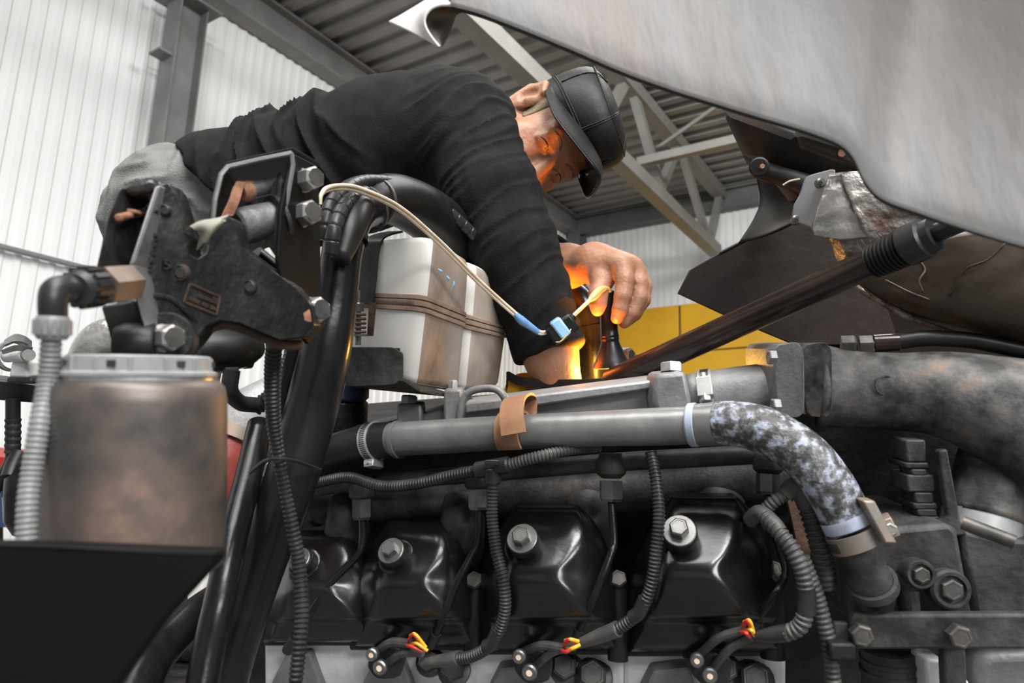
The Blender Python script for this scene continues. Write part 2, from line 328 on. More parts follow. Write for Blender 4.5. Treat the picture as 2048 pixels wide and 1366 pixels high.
# yellow cladding below the white sheets of the end wall
yt = hit_plane(1400, 608, base, A)[2]; ym = hit_plane(1400, 704, base, A)[2]
seam_x = [np.dot(hit_plane(x, 650, base, A) - base, B) for x in (1363,)][0]
cols = [0.02, seam_x - 2.6, seam_x, seam_x + 2.9, seam_x + 5.8, seam_x + 8.7, seam_x + 11.6]
rows = [0.02, ym - 1.35, ym, yt]
obj('panel_backing', box(base + B * 9 + Zv * yt / 2 - A * 0.03, A, B, Zv, 0.02, 9.0, yt / 2), 'seam_dark', wb, smooth=0)
for i in range(len(cols) - 1):
    for j in range(3):
        a0, a1, z0, z1 = cols[i] + 0.02, cols[i + 1] - 0.02, rows[j] + 0.012, rows[j + 1] - (0.012 if j < 2 else 0)
        if a1 - a0 < 0.1: continue
        obj('panel', box(base + B * (a0 + a1) / 2 + Zv * (z0 + z1) / 2 - A * 0.07, A, B, Zv, 0.02, (a1 - a0) / 2, (z1 - z0) / 2), 'yellow_paint', wb, smooth=0, bevel=0.006)
# eaves beams, columns, wall pipe
zb = hit_plane(1150, 478, base, A)[2]
g = box(base + B * 9 + Zv * (zb + ZE) / 2 - A * 0.12, B, A, Zv, 9, 0.006, (ZE - zb) / 2)
for z in (zb, ZE - 0.06): g.plus(box(base + B * 9 + Zv * z - A * 0.12, B, A, Zv, 9, 0.09, 0.012))
struct(obj('trim_1', g, 'steel_dark', smooth=0, origin=base), 'dark steel eaves beam along the far end wall', 'beam')
g = box(base - A * 11 + Zv * (ZE - 0.20) + B * 0.12, A, B, Zv, 11, 0.006, 0.16)
for z in (ZE - 0.36, ZE - 0.04): g.plus(box(base - A * 11 + Zv * z + B * 0.12, A, B, Zv, 11, 0.10, 0.014))
struct(obj('trim_2', g, 'steel_grey', smooth=0, origin=base), 'grey steel eaves beam along the left wall', 'beam')
zb2 = zb
def column(foot, h, w2, name, label, mat='steel_grey'):
    t = thing(name, label, 'column', foot)
    g = box(foot + Zv * h / 2, A, B, Zv, w2, 0.006, h / 2)
    for s in (-1, 1): g.plus(box(foot + Zv * h / 2 + A * s * w2, B, A, Zv, w2 * 0.9, 0.007, h / 2))
    obj('shaft', g, mat, t, smooth=0)
    obj('base_plate', box(foot + Zv * 0.012, A, B, Zv, w2 * 1.6, w2 * 1.6, 0.012), mat, t, smooth=0)
    return t
po = base + B * 0.30
pc = hit_plane(352, 200, po, B); foot = np.array([pc[0], pc[1], 0.0]); ztop = hit_plane(374, 14, po, B)[2]
t = column(foot, ztop, 0.12, 'steel_column', 'grey steel column against the left wall, cap plate on top')
obj('cap_plate', box(foot + Zv * (ztop + 0.012), A, B, Zv, 0.22, 0.17, 0.012), 'steel_grey', t, smooth=0)
obj('neck', box(foot + Zv * (ztop + ZE) / 2, A, B, Zv, 0.06, 0.06, (ZE - ztop) / 2 - 0.01), 'steel_grey', t, smooth=0)
obj('cleat', box(foot + Zv * (ztop - 0.55) - A * 0.17, A, B, Zv, 0.07, 0.08, 0.01), 'steel_grey', t, smooth=0)
column(base + B * 0.22 - A * 0.22, zb2, 0.13, 'corner_column', 'dark steel column in the far corner', 'steel_dark')
pl = base + B * 0.06
c1, c2 = hit_plane(-140, 457, pl, B), hit_plane(470, 612, pl, B)
tag(obj('wall_pipe', cyl(c1, c2, 0.022, 10), 'steel_grey'), 'thin grey pipe running along the left wall', 'pipe')
# roof truss parallel to the left wall
te = hit_z(1440, 388, ZE - 0.12)
def tp(px, py): return hit_plane(px, py, te, B)
tr = thing('roof_truss', 'pale painted steel roof truss with zigzag web members', 'truss', np.array([te[0], te[1], tp(1430, 500)[2]]))
def bar(a, b, w2, name, mat='truss_paint', parent=tr): return obj(name, box((np.asarray(a) + b) / 2, np.asarray(b) - a, B, np.cross(nrm(np.asarray(b) - a), B), np.linalg.norm(np.asarray(b) - a) / 2, w2, w2), mat, parent, smooth=0)
top0 = te; top1 = te - A * 18
bot0 = tp(1432, 503); bot1 = bot0 - A * 18
bar(top0, top1, 0.085, 'top_chord'); bar(bot0, bot1, 0.085, 'bottom_chord')
zz = [(1440, 388), (1418, 488), (1358, 285), (1321, 378), (1257, 152), (1195, 265)]
for k in range(len(zz) - 1): bar(tp(*zz[k]), tp(*zz[k + 1]), 0.05, 'web_member')
for k, s in enumerate((5.9, 7.4, 8.9, 10.4)):
    bar(te - A * s, bot0 - A * (s + 0.8), 0.05, 'web_member'); bar(bot0 - A * (s + 0.8), te - A * (s + 1.5), 0.05, 'web_member')
bp = tp(1292, 322)
obj('tie_bar', box(bp + B * 3.5, B, A, Zv, 3.6, 0.05, 0.05), 'truss_paint', tr, smooth=0)
b0 = tp(1320, 293); b1 = hit_z(1445, 205, ZE - 0.15)
bar(b0, b1, 0.05, 'brace')
# ---------------- engine ---------------------------------------------------
def lbl(name, label, cat, loc, group=None): return thing(name, label, cat, loc, group)
vdown = -Zv
# the dark crankcase and heads behind everything
def eslab(pts, off, th): return slab([E(x, y, off) for x, y in pts], FWD * th)
t = thing('engine_block', 'dark oily engine block behind the row of black valve covers', 'engine', E(1050, 1500, 0.2))
obj('crankcase', eslab([(470, 960), (700, 930), (1400, 905), (1600, 890), (1700, 870), (2300, 860), (2300, 1600), (470, 1600)], 0.20, 0.3), 'black_dusty', t, smooth=0)
obj('valley_floor', eslab([(640, 850), (1560, 790), (1560, 960), (640, 960)], 0.24, 0.42), 'black_dusty', t, smooth=0)
obj('valley_light_block', eslab([(640, 900), (1000, 880), (1300, 845), (1400, 800), (1640, 790), (2100, 800), (2100, 1100), (640, 1000)], 0.165, 0.03), 'black_dusty', t, smooth=0)  # added unseen slab that stops lamp light leaking forward
# cylinder heads (pale aluminium seen under the covers)
cov = [(640, 1188, 0.70, 'leftmost black valve cover, half hidden behind the black pipes'),
       (828, 1182, 0.80, 'black valve cover, second of the four from the left'),
       (1094, 1172, 0.93, 'black valve cover with bright washer, third of the four from the left'),
       (1407, 1165, 1.0, 'rightmost and largest of the four black valve covers')]
hl = ['pale aluminium cylinder head under the leftmost valve cover', 'pale aluminium cylinder head under the second valve cover',
      'pale aluminium cylinder head under the third valve cover', 'pale aluminium cylinder head under the rightmost valve cover']
for k, (cx, cy, s, lab) in enumerate(cov):
    t = thing('cylinder_head', hl[k], 'cylinder head', E(cx, cy + 330 * s, 0.09), 'cylinder heads')
    y0 = cy + 128 * s
    q = [(cx - 160 * s, y0), (cx + 168 * s, y0), (cx + 166 * s, y0 + 260 * s), (cx - 158 * s, y0 + 260 * s)]
    obj('head_casting', eslab(q, 0.085, 0.11), 'alu_light', t, smooth=0, bevel=0.006)
    q = [(cx - 100 * s, y0 + 48 * s), (cx - 30 * s, y0 + 40 * s), (cx + 10 * s, y0 + 150 * s), (cx - 150 * s, y0 + 150 * s)]
    obj('head_rib', eslab(q, 0.065, 0.03), 'cast_grey', t, smooth=0, bevel=0.004)
    if k:
        for bx, by, rr in ((40, 176, 29), (100, 196, 33)):
            o = E(cx + bx * s, cy + by * s, 0.075); ax = nrm(cv(-0.15, 0.55, 0.8)); r = rpx(rr * s, D0(cx))
            b = obj('head_bolt', hexhead(o, ax, r, r * 1.3), 'bolt_dark', t, smooth=25)
            obj('bolt_collar', lathe(o - ax * r * 0.3, ax, [(0, r * 1.35), (r * 0.35, r * 1.35), (r * 0.45, r * 1.2)], 20), 'bolt_dark', b)
# valve covers
def cover(cx, cy, s, lab):
    d = D0(cx); m = d / F
    t = thing('valve_cover', lab, 'valve cover', E(cx, cy + 140 * s, 0.09), 'valve covers')
    # slices: y, left edge, left top, right top, right edge, height
    S = [(-172, -62, -40, 40, 66, 0.0), (-166, -70, -42, 44, 76, 0.012), (-140, -92, -52, 58, 104, 0.030), (-95, -118, -68, 60, 128, 0.050),
         (-62, -132, -75, 46, 137, 0.065), (-46, -138, -78, 34, 142, 0.0735), (-31, -142, -80, 26, 146, 0.0795), (-16, -146, -82, 28, 149, 0.083), (0, -149, -83, 38, 152, 0.0845), (24, -152, -85, 56, 155, 0.083), (62, -157, -90, 84, 161, 0.074), (70, -157, -92, 89, 162, 0.072), (78, -158, -98, 96, 163, 0.056),
         (86, -158, -104, 104, 164, 0.050), (128, -160, -120, 124, 167, 0.046), (140, -160, -130, 134, 167, 0.030), (143, -160, -134, 138, 167, 0.0)]
    V = []; n = 13
    for (y, xl, tl, tr_, xr, h) in S:
        h = h * s * d / 0.766
        xs = [xl, xl * 0.985, xl + 0.38 * (tl - xl), tl - 22, tl - 6, tl + 8, (tl + tr_) / 2, tr_ - 14, tr_ + 3, tr_ + 22, xr - 0.38 * (xr - tr_), xr * 0.985, xr]
        hs = [0, 0.25, 0.56, 0.83, 0.955, 1, 1, 1, 0.955, 0.83, 0.56, 0.25, 0]
        for x, k in zip(xs, hs): V.append(E(cx + x * s, cy + y * s, 0.075 - h * k))
    Fc = [(i * n + j, (i + 1) * n + j, (i + 1) * n + j + 1, i * n + j + 1) for i in range(len(S) - 1) for j in range(n - 1)]
    nb = len(V); rim = [j for j in range(n)] + [i * n + n - 1 for i in range(1, len(S))] + [(len(S) - 1) * n + j for j in range(n - 2, -1, -1)] + [i * n for i in range(len(S) - 2, 0, -1)]
    V = np.array(V); back = V[rim] + FWD * 0.02
    Fc += [(rim[k], rim[(k + 1) % len(rim)], nb + (k + 1) % len(rim), nb + k) for k in range(len(rim))]
    obj('cover_shell', G().add(np.vstack([V, back]), Fc), 'cover_black', t, smooth=180, sub=2)
    fr = [(-164, 134), (172, 134), (170, 150), (-160, 150)]
    obj('flange', slab([E(cx + x * s, cy + y * s, 0.055) for x, y in fr], FWD * 0.045), 'black_paint', t, bevel=0.003)
    ax = nrm(cv(-0.24, 0.62, 0.74)); o = E(cx - 46 * s, cy - 88 * s, 0.022)
    r = rpx(36 * s, d)
    obj('seat_recess', lathe(o - ax * 0.004, ax, [(0, r * 1.35), (0.003, r * 1.35), (0.004, r * 1.25), (0.004, r * 0.9)], 28), 'cover_black', t)
    obj('rubber_grommet', lathe(o, ax, [(-.01, r), (0.017 * s, r), (0.019 * s, r * 0.94)], 28), 'rubber', t)
    b = obj('washer', lathe(o + ax * 0.019 * s, ax, [(0, r * 0.95), (0.0025, r * 0.95), (0.0032, r * 0.9), (0.0032, r * 0.5)], 28), 'bolt_steel', t, label='dull steel cup washer')
    obj('bolt_head', hexhead(o + ax * (0.019 * s + 0.003), ax, r * 0.56, r * 0.55, 0.3), 'bolt_steel', b, smooth=25)
    return t
for c in cov: cover(*c)
# hexagon studs standing between the covers
for (x, y, r, lab) in ((952, 1168, 20, 'small dark stud nut between second and third valve covers'), (1236, 1165, 20, 'dark stud nut between third and rightmost valve covers'), (1540, 1150, 24, 'dark stud nut right of the rightmost valve cover')):
    o = E(x, y, 0.07); ax = nrm(cv(-0.1, 0.6, 0.75)); rr = rpx(r, D0(x))
    t = thing('stud_nut', lab, 'nut', o, 'stud nuts between covers')
    obj('nut', hexhead(o, ax, rr, rr * 1.5, 0.2), 'bolt_dark', t, smooth=25)
    obj('stud_base', tube([o - Zv * 0.09, o - Zv * 0.03, o], [rr * 1.1, rr * 1.2, rr * 1.05], 14), 'black_paint', t)
# exhaust log behind the covers
t = thing('exhaust_log', 'dusty dark log pipe running behind the valve covers', 'pipe', E(1080, 1050, 0.14))
obj('log_pipe', tube(EX([(604, 1018, 0.135), (640, 1015, 0.13), (900, 1000, 0.13), (1200, 985, 0.13), (1420, 962, 0.13), (1620, 950, 0.14)]), [rpx(33, .96), rpx(36, .96), .028, .028, .028, .027], 20), 'black_dusty', t)
obj('log_end', cyl(E(598, 1018, 0.135), E(640, 1015, 0.13), rpx(37, 1.09), 24, ch=0.004), 'cast_black', t)
for x in (700, 930, 1180, 1440): obj('log_port', tube([E(x, 1000, 0.12), E(x - 5, 1050, 0.10), E(x - 10, 1100, 0.12)], [0.03, 0.032, 0.034], 16), 'black_dusty', t)
# fuel rail with four unions and injector lines
t = thing('fuel_rail', 'dark fuel rail pipe under the grey coolant pipe', 'fuel rail', E(1100, 960, 0.07))
rail = [(610, 985, 0.09), (700, 968, 0.08), (955, 948, 0.07), (1222, 925, 0.065), (1400, 915, 0.065), (1560, 905, 0.065)]
obj('rail_tube', tube(EX(rail), 0.0115, 18), 'black_dusty', t)
un = [(725, 978, 1012, 21, 'first'), (957, 958, 992, 22, 'second'), (1222, 932, 976, 24, 'third'), (1536, 925, 962, 23, 'fourth')]
for (x, y0, y1, r, nm) in un:
    d = D0(x) + .06; rr = rpx(r, d)
    u = obj('union_boss', lathe(E(x, y0 - 26, 0.062), E(x, y1 + 10, 0.055) - E(x, y0 - 26, 0.062), [(0, rr * 0.95), (rpx(22, d), rr * 1.3), (rpx(40, d), rr * 1.25), (rpx(50, d), rr * 0.8)], 20), 'black_dusty', t)
    ax = E(x, y1 + 30, 0.052) - E(x, y1, 0.055)
    obj('union_nut', hexhead(E(x, y1 - 14, 0.055), ax, rr, rpx(40, d), 0.0, up=-FWD), 'nut_dark' if x in (725, 1536) else 'bolt_steel', u, smooth=25)
lines = [[(725, 1025, .052), (725, 1080, .045), (714, 1112, .035), (662, 1165, .012), (615, 1235, .01), (575, 1300, .05)],
         [(957, 1008, .052), (956, 1080, .04), (943, 1110, .03), (915, 1165, .012), (890, 1225, .01), (862, 1290, .04)],
         [(1222, 995, .052), (1228, 1080, .035), (1222, 1108, .025), (1203, 1160, .010), (1180, 1215, .008), (1146, 1282, .04)],
         [(1537, 985, .052), (1542, 1045, .05), (1560, 1100, .05), (1570, 1150, .04), (1545, 1195, .02), (1494, 1268, .03)]]
ll = ['thin black steel fuel line beside the leftmost valve cover', 'thin black steel fuel line between second and third valve covers',
      'thin black steel fuel line between third and rightmost valve covers', 'thin black steel fuel line right of the rightmost valve cover']
for L, lab in zip(lines, ll):
    t = thing('fuel_line', lab, 'fuel line', E(L[-1][0], L[-1][1], L[-1][2]), 'fuel lines')
    obj('line_tube', tube(EX(L), rpx(8.0, D0(L[2][0])), 12), 'black_gloss', t, smooth=180)
    e0, e1 = E(*L[-2]), E(*L[-1]); obj('end_sleeve', cyl(e0 * 0.4 + e1 * 0.6, e1, rpx(12, D0(L[2][0])), 14), 'black_plastic', t)
# coolant pipe, hose, clamps
t = thing('coolant_pipe', 'long grey steel coolant pipe crossing above the valve covers', 'pipe', E(1080, 905, 0.03))
obj('pipe_run', tube(EX([(770, 880, .045), (900, 872, .04), (1000, 866, .035), (1200, 857, .03), (1320, 853, .028), (1420, 848, .025)]), [rpx(34, .96), rpx(34, .93), rpx(34, .9), rpx(35, .85), rpx(37, .83), rpx(37, .8)], 32), 'pipe_grey', t)
obj('bead', ring_band(E(797, 879, .044), E(900, 872, .04) - E(770, 880, .045), rpx(33, .96), 0.006, 0.003), 'pipe_grey', t)
t = thing('feed_hose', 'dark rubber hose end clamped to the left of the coolant pipe', 'hose', E(650, 940, 0.06))
obj('hose_body', tube(EX([(600, 940, .08), (640, 918, .07), (690, 897, .058), (740, 884, .048), (785, 879, .045)]), [rpx(30, 1.0), rpx(36, 1.0), rpx(37, .98), rpx(37, .96), rpx(37, .95)], 28), 'rubber', t)
def worm_clamp(c, axis, r, wid, parent, scr, nsl=16, a0=0.0, a1=2.2, mat='clamp_steel', up=(0, 0, 1)):
    b = obj('clamp_band', ring_band(c, axis, r, wid, 0.0016, 40, up), mat, parent)
    a, u, w = frame(axis, up); g = G()
    for k in range(nsl):
        an = a0 + (a1 - a0) * k / nsl; n = math.cos(an) * u + math.sin(an) * w; tg = -math.sin(an) * u + math.cos(an) * w
        g.plus(box(np.asarray(c) + n * (r + 0.0018), a, tg, n, wid * 0.30, (a1 - a0) / nsl * r * 0.22, 0.0004))
    o = obj('clamp_slots', g, 'slot_dark', b, smooth=0); o['kind'] = 'stuff'
    n = math.cos(scr) * u + math.sin(scr) * w; tg = -math.sin(scr) * u + math.cos(scr) * w; q = np.asarray(c) + n * (r + wid * 0.35)
    obj('clamp_housing', box(q, tg, a, n, wid * 0.75, wid * 0.56, wid * 0.36), mat, b, bevel=0.0012)
    obj('clamp_screw', hexhead(q + tg * wid * 0.6, tg, wid * 0.40, wid * 0.5).plus(cyl(q - tg * wid * 1.1, q + tg * wid * 0.7, wid * 0.22, 12)), 'bolt_bright', b, smooth=25)
    return b
ax = EX([(785, 879, .045)])[0] - EX([(700, 894, .055)])[0]
worm_clamp(E(748, 883, .048), ax, rpx(37.5, .955), rpx(22, .95), t, 3.05, 22, 0.4, 2.7, up=Zv)
# leather-brown strap hanging the coolant pipe
t = thing('strap', 'brown leather strap looped round the coolant pipe', 'strap', E(1030, 910, 0.03))
axp = nrm(E(1200, 857, .03) - E(900, 872, .04)); cs = E(1028, 865, .034)
a, u, w = frame(axp); rr = rpx(37, .885); wd = rpx(25, .885)
path = [cs + rr * (math.cos(x) * u + math.sin(x) * w) for x in np.linspace(-2.2, 2.6, 26)]
tn = nrm(u * 0.6 - w * 0.8)
def ribbon(path, side, wd, th):
    path = np.asarray(path); tg = np.gradient(path, axis=0); nn = np.cross(tg, side); nn /= np.linalg.norm(nn, axis=1)[:, None]; V = []
    for p, q in zip(path, nn): V += [p - side * wd, p + side * wd, p + side * wd + q * th, p - side * wd + q * th]
    k = len(path); Fc = [(4 * i + j, 4 * i + (j + 1) % 4, 4 * i + 4 + (j + 1) % 4, 4 * i + 4 + j) for i in range(k - 1) for j in range(4)]
    return G().add(V, Fc + [(3, 2, 1, 0), (4 * k - 4, 4 * k - 3, 4 * k - 2, 4 * k - 1)])
obj('pipe_loop', ribbon(path, axp, wd, 0.0035), 'leather', t, smooth=60)
tail = catmull([E(1026, 868, -.012), E(1022, 830, -.004), E(1026, 800, .02), E(1040, 790, .06), E(1052, 800, .09), E(1052, 840, .08)], 6)
obj('upper_loop', ribbon(tail, nrm(axp + 0.12 * Zv), wd, 0.0035), 'leather', t, smooth=60)
# mottled elbow hose
t = thing('elbow_hose', 'mottled black and pale blue elbow hose dropping at right', 'hose', E(1720, 1090, 0.02))
eb = [(1434, 847, .022), (1470, 847, .018), (1530, 862, .012), (1605, 908, .005), (1660, 975, .0), (1698, 1050, .0)]
rb = [rpx(43, .79), rpx(45, .77), rpx(48, .75), rpx(49, .735), rpx(49, .725), rpx(48, .72)]
obj('hose_body', tube(EX(eb), rb, 36, 10), 'hose_blue', t, smooth=180)
ax0 = E(1440, 847, .021) - E(1380, 850, .025)
obj('pale_collar', lathe(E(1378, 850, .026), ax0, [(0, rb[0] * 0.96), (0.002, rb[0] * 1.03), (0.009, rb[0] * 1.03), (0.010, rb[0])], 36), 'hose_blue_plain', t)
obj('plain_sleeve', lathe(E(1392, 850, .025), ax0, [(0, rb[0] * 0.99), (0.034, rb[0] * 1.0), (0.035, rb[0] * .96)], 36), 'pipe_grey', t)
ax1 = nrm(E(1700, 1052, .0) - E(1668, 990, .0)); ce = E(1698, 1048, .0)
obj('blue_cuff', lathe(ce - ax1 * 0.010, ax1, [(0, rb[5] * 1.0), (0.002, rb[5] * 1.05), (0.012, rb[5] * 1.05), (0.013, rb[5])], 36), 'hose_blue_plain', t)
worm_clamp(ce + ax1 * 0.014, ax1, rb[5] * 1.06, 0.017, t, -1.25, 16, 1.1, 2.9, 'clamp_rust', up=-FWD)
obj('clamp_ear', box(E(1752, 1040, -.02), ax1, RT, FWD, 0.022, 0.006, 0.008), 'clamp_rust', t, bevel=0.002)
# intake manifold casting
t = thing('intake_manifold', 'grey cast aluminium intake manifold above the coolant pipe', 'manifold', E(1120, 870, 0.16))
obj('manifold_body', eslab([(690, 862), (800, 838), (930, 806), (1070, 792), (1335, 762), (1400, 756), (1400, 870), (1000, 890), (690, 915)], 0.12, 0.10), 'alu_cast', t, bevel=0.004)
obj('top_lip', eslab([(930, 806), (1070, 790), (1340, 756), (1345, 772), (1075, 812), (930, 828)], 0.105, 0.10), 'alu_cast', t, bevel=0.003)
obj('low_arm', eslab([(640, 880), (700, 862), (800, 850), (830, 870), (700, 905), (640, 915)], 0.13, 0.06), 'black_dusty', t, bevel=0.004)
for (x, y0, y1, hw, r, mt) in ((818, 808, 880, 24, 17, 'bolt_steel'), (906, 778, 850, 18, 10, 'bolt_bright')):
    obj('boss', eslab([(x - hw, y0), (x + hw, y0), (x + hw * 1.1, y1), (x - hw * 1.1, y1)], 0.088, 0.05), 'cast_grey', t, bevel=0.004)
    d = D0(x) + .11; o = E(x, y0 + 3, 0.11); obj('boss_bolt', hexhead(o, Zv, rpx(r, d), rpx(20, d), 0.5), mt, t, smooth=25)
obj('boss', eslab([(1312, 748), (1372, 742), (1384, 800), (1378, 852), (1318, 858), (1306, 800)], 0.075, 0.06), 'cast_grey', t, bevel=0.006)
obj('boss_bolt', hexhead(E(1343, 744, 0.10), Zv, rpx(23, .88), rpx(19, .88), 0.2), 'bolt_bright', t, smooth=25)
# hose coupling and flanged casting at right
t = thing('intake_coupling', 'short grey rubber coupling between manifold and flanged casting', 'hose', E(1470, 850, 0.12))
c0, c1 = E(1380, 802, 0.13), E(1562, 780, 0.13)
obj('sleeve', tube([c0, c0 * .5 + c1 * .5, c1], [rpx(54, .9), rpx(57, .88), rpx(58, .86)], 36), 'cast_grey', t, smooth=180)
b = worm_clamp(c0 * .79 + c1 * .21, c1 - c0, rpx(56, .9), 0.017, t, 1.35, 20, -0.7, 1.0, up=Zv)
t = thing('flanged_casting', 'large mottled grey cast pipe bending down at the right edge', 'casting', E(1850, 900, 0.09))
for (x0, x1, hh, o1) in ((1545, 1596, 74, 0.0), (1600, 1652, 78, -.004)):
    x = (x0 + x1) / 2; pts = rounded([E(x0, 690, .075 + o1), E(x1, 684, .075 + o1), E(x1 + 12, 700, .06 + o1), E(x1 + 14, 825, .06 + o1), E(x1, 836, .075 + o1), E(x0 + 12, 832, .075 + o1)], 0.25)
    obj('flange', slab(pts, FWD * 0.10), 'cast_grey' if x0 < 1560 else 'manifold', t, bevel=0.005)
obj('gasket', slab([E(1594, 690, .078), E(1601, 690, .078), E(1614, 828, .074), E(1607, 828, .074)], FWD * 0.09), 'rust', t)
mp = [(1640, 772, .10), (1700, 778, .10), (1800, 783, .095), (1880, 788, .09), (1960, 806, .085), (2050, 842, .085), (2170, 900, .09)]
g = tube(EX(mp), [rpx(86, .79), rpx(80, .79), rpx(80, .77), rpx(87, .76), rpx(102, .74), rpx(132, .73), rpx(165, .72)], 36, 8)
obj('cast_pipe', g, 'manifold', t, smooth=180)
for x, y, r in ((1728, 765, 17), (1895, 760, 20)):
    d = D0(x) + .09; nv = -FWD; o = E(x, y, 0.098) - FWD * (rpx(80, d) * 1.005)
    obj('casting_mark', ring_band(o, nrm(nv), rpx(r, d), 0.002, 0.0013, 28), 'manifold', t)
for x, y in ((1540, 715), (1548, 812)):
    obj('flange_bolt', hexhead(E(x + 10, y, .068), -RT, rpx(17, .75), rpx(15, .75), 0.3, up=Zv), 'cast_grey', t, smooth=25)
# braided pressure hose lying on the casting
t = thing('braided_hose', 'braided black pressure hose with crimped nuts on the cast pipe', 'hose', E(1850, 700, 0.10))
obj('hose_body', tube(EX([(1795, 684, .10), (1850, 677, .10), (1930, 680, .10), (2000, 692, .10), (2110, 715, .10)]), rpx(17, .76), 18, 10), 'rubber', t, smooth=180)
obj('ferrule', cyl(E(1744, 687, .10), E(1802, 684, .10), rpx(18.5, .77), 24, ch=.002), 'strut', t)
for x in (1682, 1718): obj('hex_nut', hexhead(E(x, 690, .10), E(1800, 686, .10) - E(1700, 689, .10), rpx(20, .78), rpx(28, .78), 0.5), 'bolt_dark', t, smooth=25)
# little U-shaped pipe
t = tag(obj('u_pipe', tube(EX([(918, 880, .09), (920, 830, .085), (928, 798, .085), (946, 781, .085), (985, 777, .085), (1006, 790, .085), (1016, 822, .09), (1016, 860, .10)]), rpx(7.5, .98), 14), 'cast_grey'), 'small bent grey pipe left of the brown strap', 'pipe')
# ---------------- wiring conduits -----------------------------------------
t = thing('wiring_conduit', 'ribbed black conduit snaking under the coolant pipe with T joint', 'conduit', E(980, 1000, 0.0))
obj('conduit_run', corr(EX([(612, 972, .035), (650, 962, .03), (700, 955, .022), (760, 972, .014), (830, 968, .01), (900, 952, .008), (958, 940, .006)]), rpx(11.5, .93), .0042), 'conduit', t)
obj('conduit_run', corr(EX([(1015, 930, .004), (1060, 918, .006), (1100, 908, .012), (1150, 898, .03), (1200, 893, .05)]), rpx(12, .87), .0042), 'conduit_dusty', t)
g = cyl(E(952, 941, .004), E(1020, 929, .002), rpx(17, .87), 18, ch=.002).plus(cyl(E(985, 934, .002), E(986, 968, .002), rpx(17, .87), 18, ch=.002))
obj('tee_joint', g, 'black_plastic', t)
obj('tee_clip', box(E(984, 925, -.014), RT, UP, FWD, rpx(14, .87), rpx(5, .87), .002), 'black_plastic', t, bevel=.001)
cd = [([(986, 968, .0), (984, 1030, -.006), (992, 1100, -.012), (1008, 1170, -.018), (1008, 1230, -.018), (985, 1285, -.012), (945, 1312, -.005), (905, 1318, .0)], 12.5, 'ribbed conduit curving down over the third valve cover'),
      ([(1302, 905, .02), (1312, 960, .005), (1318, 1030, -.008), (1312, 1100, -.016), (1302, 1170, -.02), (1278, 1225, -.018), (1235, 1258, -.012), (1222, 1263, -.01)], 12.5, 'ribbed conduit curving down over the left of the rightmost valve cover')]
for L, r, lab in cd:
    t = thing('wiring_conduit', lab, 'conduit', E(L[-1][0], L[-1][1], L[-1][2]), 'injector conduits')
    obj('conduit_run', corr(EX(L), rpx(r, D0(L[3][0])), .0042), 'conduit', t)
    q = E(*L[5]); n = E(*L[6])
    obj('tape_wrap', tube([E(*L[4]) * .5 + E(*L[5]) * .5, q, q * .7 + n * .3], rpx(r * 1.12, D0(L[3][0])), 14), 'black_plastic', t)
    e = E(*L[-1]); f = e + nrm(e - E(*L[-2])) * 0.05
    obj('heat_shrink', tube([e - nrm(f - e) * .01, e * .6 + f * .4, f], [rpx(15, .85), rpx(13, .85), rpx(9, .85)], 14), 'conduit_dusty', t)
t = thing('wiring_conduit', 'thick dusty ribbed conduit bending down beside the rightmost cover', 'conduit', E(1520, 1270, -.01), 'injector conduits')
obj('conduit_run', corr(EX([(1528, 1030, .0), (1556, 1062, -.012), (1585, 1100, -.018), (1605, 1145, -.02), (1612, 1180, -.02)]), rpx(17, .72), .0055), 'conduit_dusty', t)
obj('smooth_elbow', tube(EX([(1500, 1040, .02), (1520, 1025, .008), (1545, 1045, -.006), (1560, 1065, -.012)]), rpx(16, .74), 16), 'conduit_dusty', t)
obj('smooth_sleeve', tube(EX([(1611, 1175, -.02), (1614, 1200, -.02), (1612, 1225, -.02)]), rpx(17.5, .72), 16), 'conduit', t)
obj('conduit_run', corr(EX([(1612, 1222, -.02), (1602, 1250, -.02), (1580, 1264, -.018), (1560, 1268, -.015)]), rpx(17, .72), .0055), 'conduit_dusty', t)
obj('heat_shrink', tube(EX([(1575, 1265, -.017), (1540, 1270, -.014), (1512, 1272, -.012)]), [rpx(17, .73), rpx(15, .73), rpx(9, .73)], 14), 'black_plastic', t)
t = thing('branch_conduit', 'short dusty ribbed conduit with Y branch under the elbow hose', 'conduit', E(1600, 1150, .01))
obj('conduit_run', corr(EX([(1528, 1022, .01), (1552, 1000, .008), (1580, 985, .01)]), rpx(14, .74), .0045), 'conduit_dusty', t)
obj('branch_body', tube(EX([(1570, 990, .01), (1592, 972, .012), (1606, 985, .014), (1616, 1010, .016)]), [rpx(18, .75), rpx(20, .75), rpx(22, .75), rpx(21, .75)], 18), 'conduit_dusty', t)
obj('conduit_run', corr(EX([(1612, 1000, .016), (1628, 1050, .016), (1642, 1100, .018), (1650, 1145, .022), (1652, 1170, .03)]), rpx(21, .745), .0062), 'conduit_dusty', t)
t = thing('slim_conduit', 'slim dusty ribbed conduit running down past the bracket bar', 'conduit', E(1665, 1400, .0))
obj('conduit_run', corr(EX([(1604, 1115, -.004), (1618, 1150, -.002), (1636, 1200, .0), (1650, 1255, .0), (1660, 1300, .0), (1668, 1380, .0), (1672, 1430, .0)]), rpx(16, .72), .0055), 'conduit_dusty', t)
obj('holder', box(E(1680, 1298, -.004), RT, UP, FWD, rpx(26, .71), rpx(17, .71), .008), 'black_dusty', t, bevel=.003)
